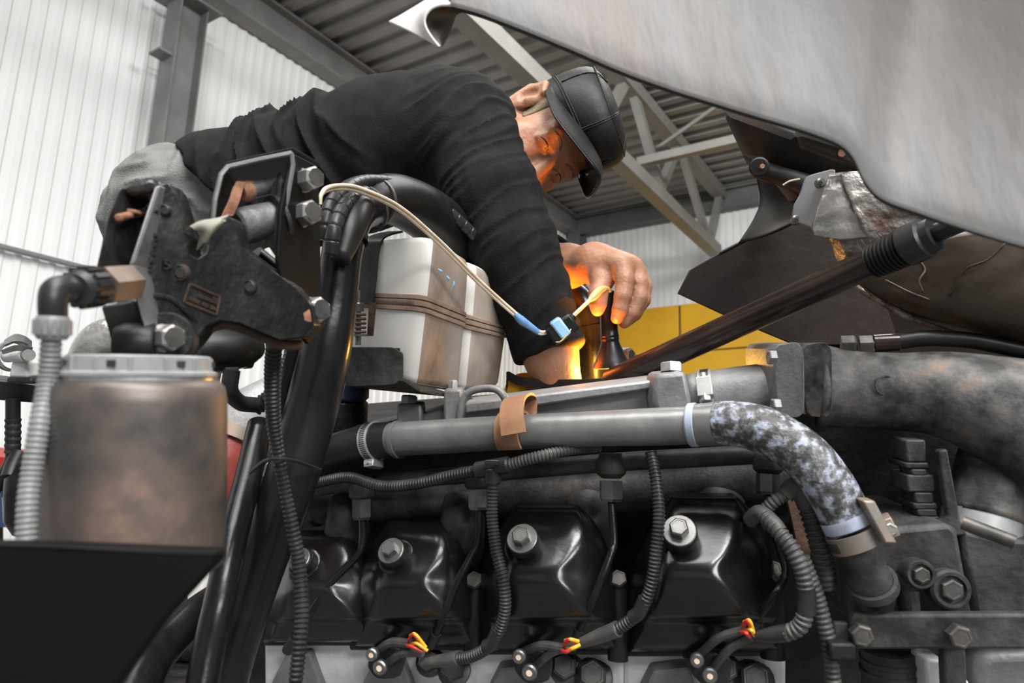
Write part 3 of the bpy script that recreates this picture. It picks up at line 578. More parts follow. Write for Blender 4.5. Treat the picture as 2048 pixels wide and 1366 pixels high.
# injector plugs
plugs = [((747, 1307, 13), (763, 1333, 15), (820, 1285), (845, 1302), 'twin-terminal injector plug under the second valve cover', True),
         ((1040, 1311, 14), (1061, 1342, 16), (1130, 1295), (1150, 1290), 'twin-terminal injector plug under the third valve cover', False),
         ((1394, 1318, 14), (1420, 1348, 15), (1488, 1258), (1500, 1272), 'twin-terminal injector plug under the rightmost valve cover', False)]
for (a1, a2, w1, w2, lab, red) in plugs:
    o = E((a1[0] + a2[0]) / 2, a2[1] + 20, .03); t = thing('injector_plug', lab, 'connector', o, 'injector plugs')
    obj('plug_body', slab(rounded([E(a1[0] - 6, a1[1] + 4, .02), E(a1[0] + 22, a1[1] - 14, .02), E(a2[0] + 48, a2[1] - 34, .025), E(a2[0] + 40, a2[1] + 24, .025), E(a2[0] - 10, a2[1] + 28, .02), E(a1[0] - 14, a1[1] + 28, .02)], .3), FWD * .05), 'black_plastic', t, bevel=.003)
    for (x, y, r) in (a1, a2):
        d = D0(x); ax = nrm(cv(-.25, .1, .95)); c = E(x, y, .012)
        tm = obj('terminal', lathe(c, ax, [(0, rpx(r, d)), (.006, rpx(r, d)), (.008, rpx(r * .8, d)), (.008, rpx(r * .45, d)), (.005, rpx(r * .4, d))], 20), 'bolt_steel', t)
        obj('brass_tip', cyl(c + ax * .004, c + ax * .0075, rpx(r * .42, d), 12), 'wire_cream', tm)
        e = E(w1[0] if y == a1[1] else w2[0], (w1[1] if y == a1[1] else w2[1]) + 2, .0)
        obj('lead', tube([c + FWD * .012 + RT * .006, c * .5 + e * .5 + UP * .008, e], rpx(9, d), 10), 'conduit_dusty', t)
    for (mtl, dy, dx) in (('wire_red', 0, 0), ('wire_yellow', 9, 6), ('wire_red', 12, -4), ('wire_yellow', -8, 3)):
        p0 = E(w1[0] + dx - 2, w1[1] + dy - 6, -.006); p1 = E(w1[0] + dx + 8, w1[1] + dy - 16 + abs(dy), -.016); p2 = E(w2[0] + dx + 4, w2[1] + dy * .4 - 4, -.010)
        obj('bare_wire', tube([p0, p1, p2], .0022, 8), mtl, t)
# ---------------- right hand end of the engine -----------------------------
t = thing('timing_housing', 'dusty black cast housing with plug and boss at lower right', 'housing', E(1850, 1420, .06))
obj('housing_body', eslab([(1690, 1098), (1745, 1060), (1900, 1046), (1918, 1062), (1950, 1240), (1700, 1246)], .03, .14), 'housing', t, bevel=.006)
obj('side_plate', eslab([(1922, 1060), (1990, 1075), (2200, 1090), (2200, 1250), (1952, 1240)], .045, .12), 'housing', t, bevel=.005)
obj('pipe_stub', tube(EX([(1700, 1075, .01), (1722, 1120, .012), (1742, 1165, .018), (1752, 1200, .04)]), [rpx(38, .71), rpx(40, .71), rpx(42, .71), rpx(40, .71)], 26), 'housing', t)
obj('stub_collar', ring_band(E(1745, 1168, .018), E(1752, 1200, .04) - E(1722, 1120, .012), rpx(41, .71), .010, .004, 32), 'housing', t)
for (x, y, r, h) in ((1823, 1141, 29, .02), (1886, 1172, 38, .016)):
    o = E(x, y, .034); ax = nrm(cv(-.12, .12, .97)); q = rpx(r, .72)
    b = obj('boss', lathe(o, ax, [(0, q), (h, q), (h + .003, q * .88), (h + .003, q * .72), (h, q * .66)], 30), 'housing', t)
    obj('plug', hexhead(o + ax * (h - .001), ax, q * .55, .007), 'bolt_dark', b, smooth=25)
obj('boss_web', eslab([(1806, 1150), (1842, 1150), (1848, 1240), (1812, 1240)], .018, .03), 'housing', t, bevel=.006)
t = thing('bracket_bar', 'flat black steel bar bolted across the lower right', 'bracket', E(1880, 1310, .01))
obj('bar', eslab([(1700, 1240), (1712, 1230), (2300, 1228), (2300, 1298), (1712, 1300), (1700, 1290)], .004, .012), 'housing', t, bevel=.003)
obj('leg', eslab([(1888, 1290), (1932, 1290), (1938, 1440), (1894, 1440)], .008, .012), 'housing', t, bevel=.002)
obj('tab', eslab([(1668, 1246), (1706, 1246), (1706, 1282), (1668, 1282)], .008, .008), 'housing', t, bevel=.002)
for x, y, m_ in ((1718, 1266, 'bolt_dark'), (1912, 1268, 'bolt_dark')):
    obj('bar_bolt', hexhead(E(x, y, .004), nrm(cv(-.1, .05, 1)), rpx(23, .7), .011, .3), m_, t, smooth=25)
t = thing('lower_pipe', 'dark ribbed cylinder below the bracket bar', 'pipe', E(1780, 1430, .06))
obj('drum', tube(EX([(1776, 1296, .06), (1780, 1360, .06), (1782, 1440, .06)]), rpx(52, .76), 28), 'housing', t)
for y in (1318, 1340): obj('drum_rib', ring_band(E(1778, y, .06), E(1780, 1360, .06) - E(1776, 1296, .06), rpx(51, .76), .004, .002, 32), 'housing', t)
tag(obj('alloy_bracket', eslab([(1852, 1318), (1892, 1322), (1896, 1356), (1940, 1362), (1940, 1440), (1856, 1440)], .03, .03), 'alu_light', bevel=.003), 'pale alloy bracket tip at the bottom edge below the bar', 'bracket')
tag(obj('alloy_cover', eslab([(1955, 1332), (1975, 1310), (2140, 1302), (2140, 1440), (1950, 1440)], .05, .05), 'cast_grey', bevel=.008), 'grey alloy cover in the lower right corner', 'cover')
# sensor stack, lever, second hose
t = thing('sensor_stack', 'stacked dusty black fitting standing on the timing housing', 'fitting', E(1855, 1048, .06))
for (x, y0, y1, hw, dp) in ((1832, 880, 925, 20, .02), (1834, 925, 938, 24, .022), (1838, 938, 952, 16, .016), (1842, 950, 985, 28, .022), (1848, 985, 1008, 19, .018), (1851, 1006, 1020, 24, .02), (1854, 1018, 1034, 20, .02), (1850, 1033, 1050, 30, .024)):
    obj('stack_ring', slab([E(x - hw, y0, .055), E(x + hw, y0, .055), E(x + hw + 2, y1, .055), E(x - hw + 2, y1, .055)], FWD * dp * 1.6), 'housing', t, bevel=.002)
t = thing('lever_arm', 'narrow dusty steel lever left of the far right hose', 'lever', E(1905, 1045, .05))
obj('arm', eslab([(1878, 902), (1896, 898), (1922, 1040), (1936, 1070), (1900, 1074), (1880, 1046), (1898, 1032)], .045, .010), 'housing', t, bevel=.002)
t = thing('outlet_hose', 'brown-grey mottled hose at the right edge under the casting', 'hose', E(1960, 1060, .06))
obj('hose_body', tube(EX([(2010, 850, .12), (1992, 910, .10), (1978, 970, .085), (1968, 1035, .075)]), [rpx(60, .75), rpx(66, .74), rpx(72, .73), rpx(72, .72)], 30), 'manifold', t, smooth=180)
cb = E(1962, 1050, .075); axb = nrm(E(1960, 1080, .07) - E(1978, 970, .085))
obj('clamp_band', ring_band(cb, axb, rpx(70, .72), .020, .0022, 40), 'clamp_steel', t)
obj('clamp_bolt', cyl(E(1925, 1045, -.01), E(2030, 1085, -.02), rpx(14, .65), 16), 'bolt_dark', t)
obj('rusty_plate', eslab([(1575, 1000), (1605, 990), (1640, 1105), (1600, 1112)], .08, .006), 'rust_dark', t, smooth=0, label='rust brown plate')
# ---------------- black pipes on the left ----------------------------------
t = thing('intake_pipe', 'thick glossy black pipe sweeping down left of the tank', 'pipe', P(470, 1400, .70))
ip = [(735, 415, .86), (705, 430, .82), (685, 500, .80), (672, 600, .79), (652, 700, .78), (620, 830, .77), (575, 980, .75), (520, 1130, .73), (470, 1280, .71), (440, 1400, .70)]
obj('pipe_run', tube(PX(ip), [rpx(r, d) for r, d in zip((40, 44, 40, 42, 50, 52, 52, 50, 48, 46), [q[2] for q in ip])], 30), 'black_gloss', t, smooth=180)
obj('pipe_bead', ring_band(P(690, 475, .80), P(684, 510, .80) - P(692, 450, .81), rpx(42, .80), .006, .003), 'black_gloss', t)
t = thing('brake_hose', 'slimmer glossy black pipe descending beside the filter canister', 'pipe', P(395, 1420, .60))
obj('pipe_run', tube(PX([(520, 850, .80), (495, 960, .74), (465, 1080, .68), (440, 1200, .64), (415, 1310, .62), (395, 1420, .60)]), [rpx(26, .75)] * 6, 22), 'black_gloss', t, smooth=180)
t = thing('lower_hose', 'glossy black hose crossing behind the bottom left plate', 'pipe', P(250, 1420, .60))
obj('pipe_run', tube(PX([(440, 1190, .74), (390, 1230, .70), (330, 1290, .66), (290, 1340, .62), (255, 1420, .58)]), [rpx(30, .7), rpx(34, .7), rpx(38, .66), rpx(44, .63), rpx(48, .6)], 22), 'black_gloss', t, smooth=180)
t = thing('cable_conduit', 'long slim ribbed black conduit hanging in front of the thick pipe', 'conduit', P(590, 1420, .64))
obj('conduit_run', corr(PX([(548, 690, .62), (545, 760, .64), (548, 850, .66), (562, 940, .67), (582, 1040, .67), (598, 1130, .67), (604, 1220, .66), (598, 1300, .65), (585, 1420, .64)]), [rpx(17, .62), rpx(17, .64), rpx(15, .66), rpx(13, .67), rpx(14, .67), rpx(15, .66), rpx(16, .65), rpx(15, .65), rpx(14, .65)], .0045), 'conduit', t)
obj('cable_tie', tube(PX([(500, 945, .70), (530, 922, .66), (565, 918, .655), (600, 925, .69), (640, 940, .74)]), rpx(4, .67), 8), 'black_plastic', t)
t = thing('ribbed_hose', 'second ribbed black conduit behind the bracket', 'conduit', P(540, 900, .85))
obj('conduit_run', corr(PX([(590, 690, .84), (575, 740, .85), (545, 790, .86), (510, 815, .86)]), rpx(18, .85), .0055), 'conduit', t)
t = thing('grey_hose', 'smooth dark grey hose between conduit and thick black pipe', 'hose', P(560, 900, .80))
obj('hose_body', tube(PX([(600, 680, .80), (585, 740, .81), (570, 800, .82), (560, 900, .82)]), rpx(20, .8), 18), 'rubber', t)
t = thing('valve_fitting', 'black angled valve fitting behind the filter canister', 'fitting', P(470, 850, .80))
obj('body', tube(PX([(360, 712, .78), (420, 702, .80), (480, 698, .82), (512, 694, .84)]), [rpx(30, .8), rpx(44, .8), rpx(40, .8), rpx(26, .8)], 18), 'rubber', t)
for x_, r_ in ((385, 40), (450, 45), (492, 41)): obj('rib', ring_band(P(x_, 712 - (x_ - 360) * .12, .78 + (x_ - 360) * .0004), P(480, 698, .82) - P(420, 702, .80), rpx(r_, .8) * .93, .007, .003), 'black_plastic', t)
obj('hex_collar', hexhead(P(464, 735, .78), -UP, rpx(14, .78), .02), 'bolt_dark', t, smooth=25)
obj('drop_tube', tube(PX([(464, 740, .78), (460, 780, .78), (480, 805, .80), (510, 810, .82)]), rpx(16, .8), 16), 'black_plastic', t)
obj('ring', ring_band(P(388, 712, .78), RT, rpx(27, .78), .004, .002), 'bolt_steel', t)
t = thing('turbo_inlet', 'grey alloy elbow with red rubber sleeve behind the filter', 'turbo', P(470, 1080, 1.0))
obj('alloy_elbow', tube(PX([(560, 790, 1.05), (520, 830, 1.04), (480, 870, 1.03), (450, 900, 1.02)]), [rpx(50, 1), rpx(70, 1), rpx(80, 1), rpx(78, 1)], 26), 'alu_cast', t)
obj('red_sleeve', tube(PX([(462, 885, 1.02), (440, 930, 1.0), (420, 1000, .98), (405, 1060, .96)]), [rpx(72, 1), rpx(76, 1), rpx(72, 1), rpx(66, 1)], 28), 'red_rubber', t)
obj('clamp_band', ring_band(P(468, 880, 1.02), P(440, 930, 1.0) - P(480, 850, 1.03), rpx(74, 1.02), .018, .003, 40), 'clamp_rust', t)
# blue-topped reservoir deep behind the pipe
t = thing('reservoir', 'dark blue capped reservoir in the shade under the white tank', 'reservoir', P(690, 880, 1.15))
obj('body', cyl(P(690, 885, 1.15), P(694, 800, 1.15), rpx(42, 1.15), 26, ch=.004), 'cast_black', t)
obj('cap', cyl(P(694, 800, 1.15), P(695, 765, 1.15), rpx(43, 1.15), 26, ch=.004), 'blue_plastic', t)
t = tag(obj('chassis_frame', slab([P(470, 1160, 1.30), P(900, 1000, 1.38), P(900, 1600, 1.38), P(470, 1600, 1.30)], FWD * .06), 'black_dusty', smooth=0), 'dark chassis side behind the black pipes', 'frame')
# ---------------- filter canister, plate, hose ------------------------------
t = thing('filter_canister', 'worn bronze-grey filter canister in the left foreground', 'filter', P(268, 1110, .43))
fo = P(268, 1130, .43); fx = nrm(P(280, 760, .435) - fo); Lf = np.linalg.norm(P(280, 748, .435) - fo); rf = rpx(168, .43)
obj('canister_body', lathe(fo, fx, [(0, rf * 1.02), (Lf * .55, rf), (Lf * .86, rf * .985), (Lf * .93, rf * .955), (Lf * .965, rf * .88), (Lf * .975, rf * .80)], 64), 'canister', t, smooth=60)
co = fo + fx * Lf * .955
obj('seam_ring', lathe(co - fx * .0005, fx, [(0, rf * .84), (.002, rf * .845), (.004, rf * .84)], 64), 'bolt_bright', t)
cp = obj('cap_ring', lathe(co + fx * .003, fx, [(0, rf * .80), (.001, rf * .86), (.003, rf * .86), (.0045, rf * .80), (.0125, rf * .785), (.0135, rf * .76), (.0135, rf * .2)], 64), 'cap_grey', t, label='grey ribbed plastic screw ring')
a_, u_, w_ = frame(fx)
for k in range(14):
    an = 2 * math.pi * (k + .3) / 14; n_ = math.cos(an) * u_ + math.sin(an) * w_; tg = -math.sin(an) * u_ + math.cos(an) * w_
    obj('grip_rib', box(co + fx * .0105 + n_ * rf * .795, tg, fx, n_, .0012, .0045, rf * .02), 'cap_grey', cp, smooth=0, bevel=.0004)
    if k % 2 == 0: obj('slot', box(co + fx * .0115 + n_ * rf * .785 + tg * rf * .17, tg, fx, n_, .0024, .0018, rf * .012), 'slot_dark', cp, smooth=0)
tag(obj('mounting_plate', slab([P(-260, 1082, .335), P(120, 1096, .34), P(440, 1104, .375), P(432, 1128, .375), P(330, 1240, .36), P(200, 1420, .34), P(-260, 1460, .33)], FWD * .012), 'matt_black', bevel=.003), 'large black steel plate filling the bottom left corner', 'plate')
t = thing('drain_hose', 'grey ribbed hose with black elbow and pale nut at far left', 'hose', P(50, 1120, .37))
obj('ribbed_hose', corr(PX([(104, 665, .40), (96, 760, .40), (80, 850, .39), (65, 940, .385), (56, 1010, .38), (52, 1110, .375)]), rpx(20, .39), .0031, .10, 18), 'conduit_grey', t)
n0, n1 = P(106, 632, .40), P(104, 678, .40)
nt_ = obj('pale_nut', lathe(n0, n1 - n0, [(0, rpx(27, .4)), (.002, rpx(31, .4)), (.011, rpx(31, .4)), (.0135, rpx(25, .4))], 32), 'conduit_grey', t, label='pale grey grooved nut')
a_, u_, w_ = frame(n1 - n0)
for k in range(14):
    an = 2 * math.pi * k / 14; n_ = math.cos(an) * u_ + math.sin(an) * w_; tg = -math.sin(an) * u_ + math.cos(an) * w_
    obj('grip_rib', box(n0 + a_ * .0065 + n_ * rpx(31.5, .4), tg, a_, n_, .0011, .0042, .0008), 'conduit_grey', nt_, smooth=0)
obj('elbow', tube(PX([(106, 636, .40), (106, 604, .40), (112, 584, .403), (130, 577, .408), (160, 578, .42)]), [rpx(26, .4), rpx(27, .4), rpx(29, .4), rpx(27, .41), rpx(26, .42)], 24), 'black_plastic', t, smooth=180)
k0, k1 = P(150, 577, .412), P(205, 572, .44)
kn = obj('black_nut', lathe(k0, k1 - k0, [(0, rpx(27, .42)), (.003, rpx(36, .42)), (.020, rpx(38, .43)), (.024, rpx(34, .43))], 32), 'black_plastic', t, label='black grooved coupling nut')
a_, u_, w_ = frame(k1 - k0)
for k in range(14):
    an = 2 * math.pi * k / 14; n_ = math.cos(an) * u_ + math.sin(an) * w_; tg = -math.sin(an) * u_ + math.cos(an) * w_
    obj('grip_rib', box(k0 + a_ * .0125 + n_ * rpx(38.5, .425), tg, a_, n_, .0014, .0075, .0011), 'black_plastic', kn, smooth=0)
obj('brass_hex', hexhead(P(200, 573, .437), P(262, 566, .47) - P(200, 573, .437), rpx(40, .45), .034, .3), 'brass_old', t, smooth=25)
# ---------------- cab hinge bracket ---------------------------------------
t = thing('hinge_bracket', 'black cast hinge bracket with bolts and raised casting marks', 'bracket', P(420, 720, .55)); HB = t
def bd(x): return .485 + (x - 250) * .00030
def bp(x, y, o=0.0): return P(x, y, bd(x) + o)
front = [(322, 368), (336, 366), (348, 385), (360, 420), (372, 462), (386, 478), (376, 492), (378, 508), (394, 518), (412, 506), (420, 470), (432, 438), (452, 430), (470, 440), (476, 470), (480, 492),
         (530, 530), (590, 574), (622, 612), (628, 650), (606, 674), (560, 680), (520, 664), (480, 646), (440, 640), (412, 652), (392, 680), (372, 704), (340, 722), (312, 722), (296, 700), (282, 640), (268, 590), (262, 545), (264, 522), (285, 460)]
obj('main_casting', slab([bp(x, y) for x, y in front], FWD * .022), 'cast_black', t, bevel=.0025)
# spine and recessed left channel
obj('spine_rib', slab([bp(308, 372, -.004), bp(322, 368, -.004), bp(268, 530, -.012), bp(254, 536, -.012)], FWD * .03), 'edge_worn_highlight', t, bevel=.003)
obj('spine_rib', slab([bp(254, 532, -.012), bp(268, 528, -.012), bp(288, 600, -.010), bp(320, 722, -.006), bp(302, 716, -.006), bp(272, 600, -.010)], FWD * .03), 'edge_worn_highlight', t, bevel=.003)
obj('channel_web', slab([bp(316, 372, .03), bp(244, 380, .05), bp(224, 430, .05), bp(196, 545, .04), bp(264, 535, .02)], FWD * .006), 'cast_black', t, bevel=.001)
obj('outer_flange', slab([bp(246, 374, .012), bp(236, 384, .012), bp(216, 432, .008), bp(190, 545, .0), bp(197, 545, .0), bp(224, 432, .008), bp(243, 390, .012)], FWD * .05), 'cast_black', t, bevel=.002)
obj('top_flange', slab([bp(243, 376, .012), bp(300, 356, .0), bp(322, 366, -.002), bp(312, 384, -.002), bp(252, 392, .012)], FWD * .045), 'cast_black', t, bevel=.003)
obj('lower_cheek', slab([bp(200, 612, .03), bp(268, 600, .02), bp(300, 720, .02), bp(232, 722, .03)], FWD * .02), 'hood_black', t, bevel=.002)
obj('channel_pin', cyl(bp(236, 436, .0), bp(290, 424, .03), rpx(8, .49), 16, ch=.001), 'rust', t)
obj('channel_key', box(bp(268, 424, .012), RT - .15 * UP, UP, FWD, rpx(10, .5), rpx(4, .5), .004), 'rust', t, bevel=.001)
# lower left bush and pivot bolt
b0, b1 = bp(232, 690, .012), bp(316, 690, -.006)
obj('bushing', lathe(b0, b1 - b0, [(0, rpx(38, .48)), (.006, rpx(46, .48)), (.024, rpx(46, .48)), (.026, rpx(42, .48))], 36), 'rubber', t)
def hexb(x, y, r, h, dirn, off, rot=.2, mat='bolt_bright'):
    a = nrm(dirn); o = bp(x, y, off)
    obj('washer_face', lathe(o - a * .001, a, [(0, rpx(r * 1.08, bd(x))), (.0018, rpx(r * 1.08, bd(x)))], 24), mat, t)
    hb_ = obj('hex_bolt', hexhead(o, a, rpx(r, bd(x)), h, rot), mat, t, smooth=25)
    obj('head_face', lathe(o + a * h * .97, a, [(0, rpx(r * .78, bd(x))), (h * .05, rpx(r * .76, bd(x)))], 24), 'bolt_dark', hb_)
obj('pivot_lug', lathe(bp(336, 676, -.002), nrm(cv(.25, .05, .9)), [(-.015, rpx(52, .5)), (.004, rpx(52, .5)), (.006, rpx(48, .5))], 40), 'cast_black', t)
hexb(326, 676, 26, .017, cv(.80, .02, .6), -.006)
# bored bosses and casting marks
for x, y, r in ((302, 423, 9), (330, 421, 9), (361, 545, 13), (499, 574, 11)):
    obj('bored_boss', lathe(bp(x, y, -.0002), -FWD, [(-.002, rpx(r * 1.35, bd(x))), (.0025, rpx(r * 1.3, bd(x))), (.003, rpx(r, bd(x))), (-.004, rpx(r * .8, bd(x)))], 24, closed=True), 'rust_dark' if r == 13 else 'cast_black', t)
    obj('bore', lathe(bp(x, y, -.0036), -FWD, [(0, rpx(r * .85, bd(x))), (.0004, rpx(r * .8, bd(x)))], 20), 'slot_dark', t)
def text3(txt, c, rx, uy, size, ext, mat, parent, name='casting_mark'):
    cu = bpy.data.curves.new(name, 'FONT'); cu.body = txt; cu.size = 1.0; cu.extrude = ext / size; cu.align_x = 'CENTER'; cu.align_y = 'CENTER'; cu.resolution_u = 3
    tmp = bpy.data.objects.new(name, cu); COL.objects.link(tmp); dg = bpy.context.evaluated_depsgraph_get(); me = tmp.evaluated_get(dg).to_mesh()
    rx, uy = nrm(rx), nrm(uy); nz = np.cross(rx, uy)
    V = [np.asarray(c) + size * (v.co.x * rx + v.co.y * uy + v.co.z * nz) for v in me.vertices]; Fc = [tuple(p.vertices) for p in me.polygons]
    tmp.evaluated_get(dg).to_mesh_clear(); bpy.data.objects.remove(tmp); bpy.data.curves.remove(cu)
    return obj(name, G().add(V, Fc), mat, parent, smooth=0)
for k, ch in enumerate('208025'):
    text3(ch, bp(309 - k * 3.0, 474 + k * 15.5, -.0012), RT - .12 * UP, UP, .0085, .0022, 'cast_worn', t)
text3('15', bp(330, 530, -.0012), RT - .1 * UP, UP, .0100, .0022, 'cast_worn', t)
# recessed date plate
pa = [(381, 568), (441, 594), (434, 630), (369, 604)]
for i in range(4):
    x0, y0 = pa[i]; x1, y1 = pa[(i + 1) % 4]; a0, a1 = bp(x0, y0, -.0008), bp(x1, y1, -.0008)
    obj('plate_rim', box((a0 + a1) / 2, a1 - a0, FWD, np.cross(nrm(a1 - a0), FWD), np.linalg.norm(a1 - a0) / 2, .0014, .0007), 'rust_dark', t, smooth=0)
for (x0, y0, x1, y1) in ((377, 596, 400, 606), (404, 607, 418, 613), (421, 614, 434, 620), (397, 591, 436, 607), (426, 595, 441, 602)):
    a0, a1 = bp(x0, y0, -.0008), bp(x1, y1, -.0008)
    obj('plate_bar', box((a0 + a1) / 2, a1 - a0, FWD, np.cross(nrm(a1 - a0), FWD), np.linalg.norm(a1 - a0) / 2, .0012, .0011), 'rust_dark', t, smooth=0)
obj('under_arch', tube([bp(385, 700, .015), bp(410, 662, .015), bp(450, 648, .015), bp(500, 662, .015), bp(560, 688, .015), bp(600, 690, .02)], rpx(12, .52), 12), 'rust_dark', t)
obj('curved_lip', tube([bp(276, 598, .0), bp(310, 592, .0), bp(345, 600, .0), bp(378, 630, .0), bp(400, 655, .004)], rpx(7, .5), 10), 'cast_black', t)
# right clevis of bent steel
obj('clevis_cheek', slab(rounded([bp(586, 306, .02), bp(636, 332, .05), bp(640, 420, .055), bp(642, 560, .055), bp(652, 650, .05), bp(618, 690, .03), bp(600, 668, .02), bp(574, 606, .005), bp(556, 520, .0), (bp(562, 420, .004))], .12), nrm(cv(-.9, 0, -.35)) * .004), 'matt_black', t, bevel=.001)
obj('clevis_roof', slab([bp(586, 304, .02), bp(452, 334, .02), bp(470, 372, .09), bp(640, 334, .09)], UP * .0045), 'matt_black', t, bevel=.001)
obj('clevis_far_cheek', slab([bp(452, 336, .02), bp(440, 350, .02), bp(426, 430, .02), bp(428, 470, .03), bp(460, 480, .10), bp(474, 372, .09)], nrm(cv(-.9, 0, -.3)) * .004), 'matt_black', t, bevel=.001)
for pts in ([(583, 306), (586, 330), (574, 400), (562, 440), (557, 520), (573, 602), (600, 668)], [(583, 306), (520, 319), (455, 334), (442, 350), (430, 400), (426, 440)]):
    L = catmull([bp(x, y, -.001 if i else .015) for i, (x, y) in enumerate(pts)], 4)
    obj('clevis_edge', sweep(np.array([bp(x, y, .012) for x, y in pts]), rpx(5.0, .58), 6), 'pipe_grey', t, smooth=0)
obj('inner_gusset', slab([bp(566, 344, .03), bp(552, 372, .03), bp(530, 470, .025), bp(558, 512, .012), bp(560, 430, .01)], RT * -.004), 'cast_black', t, bevel=.001)
obj('upper_pin', cyl(bp(484, 384, .035), bp(560, 368, .05), rpx(17, .6), 20, ch=.001), 'pin_paint', t)
obj('upper_pin_collar', lathe(bp(480, 385, .034), bp(560, 368, .05) - bp(484, 384, .035), [(0, rpx(16, .6)), (.004, rpx(21, .6)), (.010, rpx(20, .6))], 18), 'rust', t)
obj('lower_pin', cyl(bp(470, 456, .03), bp(552, 438, .035), rpx(38, .58), 28, ch=.002), 'pin_paint', t)
obj('lower_pin_washer', cyl(bp(552, 440, .03), bp(560, 438, .03), rpx(52, .58), 28), 'cast_black', t)
obj('torn_strap', ribbon(catmull([bp(456, 432, .005), bp(470, 400, .01), bp(478, 372, .02), bp(486, 362, .03), bp(504, 366, .035)], 5), nrm(cv(.3, .2, -.9)), .006, .0015), 'rust', t, smooth=60)
obj('front_sleeve', lathe(bp(548, 640, .02), bp(612, 630, .02) - bp(548, 640, .02), [(0, rpx(38, .58)), (.005, rpx(46, .58)), (.024, rpx(46, .58))], 32), 'pin_paint', t)
obj('sleeve_ring', lathe(bp(588, 634, .02), bp(612, 630, .02) - bp(548, 640, .02), [(0, rpx(47, .58)), (.006, rpx(48, .58))], 32), 'rust', t)
obj('back_arm', tube([bp(500, 520, .06), bp(550, 560, .06), bp(600, 600, .06)], rpx(34, .62), 14), 'black_paint', t)
for x, y, r in ((610, 361, 24), (604, 429, 26), (621, 621, 27)):
    hexb(x - 4, y, r, .019, cv(.80, .02, .6), .030, .15)
# oily rag caught in the bracket
rg = sheet([[bp(372, 462, -.004), bp(400, 446, -.010), bp(430, 440, -.010), bp(456, 432, -.006)], [bp(384, 456, -.012), bp(408, 448, -.016), bp(432, 446, -.014), bp(454, 436, -.008)],
            [bp(402, 466, -.010), bp(418, 462, -.018), bp(430, 452, -.016), bp(450, 438, -.010)], [bp(396, 500, .0), bp(410, 484, -.012), bp(420, 468, -.012), bp(446, 442, -.008)]], .0015)
tag(obj('rag', rg, 'rag', smooth=60), 'grey-green rag scrap caught in the bracket notch', 'rag')
# ---------------- white header tank ----------------------------------------
t = thing('header_tank', 'dirty white plastic header tank with brown seam band', 'tank', P(860, 775, 1.0)); 
def rsec(c4, r=.16, n=5): return rounded(np.array(c4), r, n)
def loft(secs, caps=True):
    n = len(secs[0]); V = np.vstack(secs); Fc = [(i * n + k, i * n + (k + 1) % n, (i + 1) * n + (k + 1) % n, (i + 1) * n + k) for i in range(len(secs) - 1) for k in range(n)]
    if caps: Fc += [tuple(range(n - 1, -1, -1)), tuple((len(secs) - 1) * n + k for k in range(n))]
    return G().add(V, Fc)
def tank_lobe(Ab, Cb, Rb, At, Ct, Rt):
    A0, C0, R0, A1, C1, R1 = [P(*q) for q in (Ab, Cb, Rb, At, Ct, Rt)]
    def sec(s, k=1.0):
        a, c, r = A0 + (A1 - A0) * s, C0 + (C1 - C0) * s, R0 + (R1 - R0) * s; f = a + r - c; m = (a + r) / 2
        return rsec([m + (q - m) * k for q in (a, c, r, f)])
    return sec
s1 = tank_lobe((690, 735, 1.02), (826, 772, .94), (926, 786, 1.03), (682, 484, 1.02), (862, 468, .94), (946, 522, 1.03))
s2 = tank_lobe((760, 740, 1.13), (926, 786, 1.032), (1004, 778, 1.11), (800, 490, 1.13), (948, 526, 1.032), (1031, 572, 1.11))
for nm, s in (('front_chamber', s1), ('rear_chamber', s2)):
    secs = [s(.0, .86), s(.02, .94), s(.06, .985), s(.3, .995), s(.5), s(.54), s(.8, 1.0), s(.95, .99), s(.985, .95), s(1.0, .87)]
    o = obj(nm, loft(secs), 'tank_plastic', t, smooth=50); o.data.materials.append(MATS['tank_dirt_shade'])
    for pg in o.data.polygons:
        if np.dot(np.array(pg.normal), nrm(.9 * RT - .45 * FWD)) > .72: pg.material_index = 1  # right-facing faces take the dirty tone with shade in its colour
    for z, w in ((.505, .018), (.545, .022), (.585, .018)):
        obj('seam_band', loft([s(z - w, 1.0), s(z - w * .7, 1.035), s(z + w * .7, 1.035), s(z + w, 1.0)]), 'tank_seam', t, smooth=50)
obj('strap', ribbon(catmull([P(728, 606, .985), P(734, 560, .985), P(740, 500, .985), P(748, 478, .99), P(764, 468, 1.03), P(790, 462, 1.10)], 5), nrm(P(780, 560, .97) - P(740, 560, .985)), rpx(21, .99), .003), 'black_plastic', t, smooth=60)
for (x0, y0, x1, y1, d_) in ((876, 538, 884, 546, .948), (893, 552, 898, 562, .962), (908, 562, 903, 578, .972)):
    obj('blue_scuff', tube([P(x0, y0, d_), P((x0 + x1) / 2 + 2, (y0 + y1) / 2, d_ - .001), P(x1, y1, d_)], [.0008, .0016, .0008], 6), 'tape_lightblue', t)
obj('strap_bracket', slab([P(738, 604, .972), P(752, 606, .966), P(746, 672, .966), P(734, 672, .972)], FWD * .004), 'rust_dark', t)
so, sa = P(716, 690, .965), UP
obj('stud', cyl(so, so + sa * .075, rpx(6, .97), 12), 'bolt_steel', t)
for k in range(5): obj('spring_coil', lathe(so + sa * (.016 + k * .006), sa, [(0, rpx(15, .97)), (.0018, rpx(17, .97)), (.0036, rpx(15, .97))], 20), 'rust_dark', t)
obj('spring_washer', cyl(so + sa * .012, so + sa * .015, rpx(22, .97), 22), 'bolt_dark', t)
obj('stud_nut', hexhead(so + sa * .046, sa, rpx(12, .97), .012), 'bolt_steel', t, smooth=25)
t = thing('tank_tray', 'black bent steel tray under the white tank', 'tray', P(760, 790, .98))
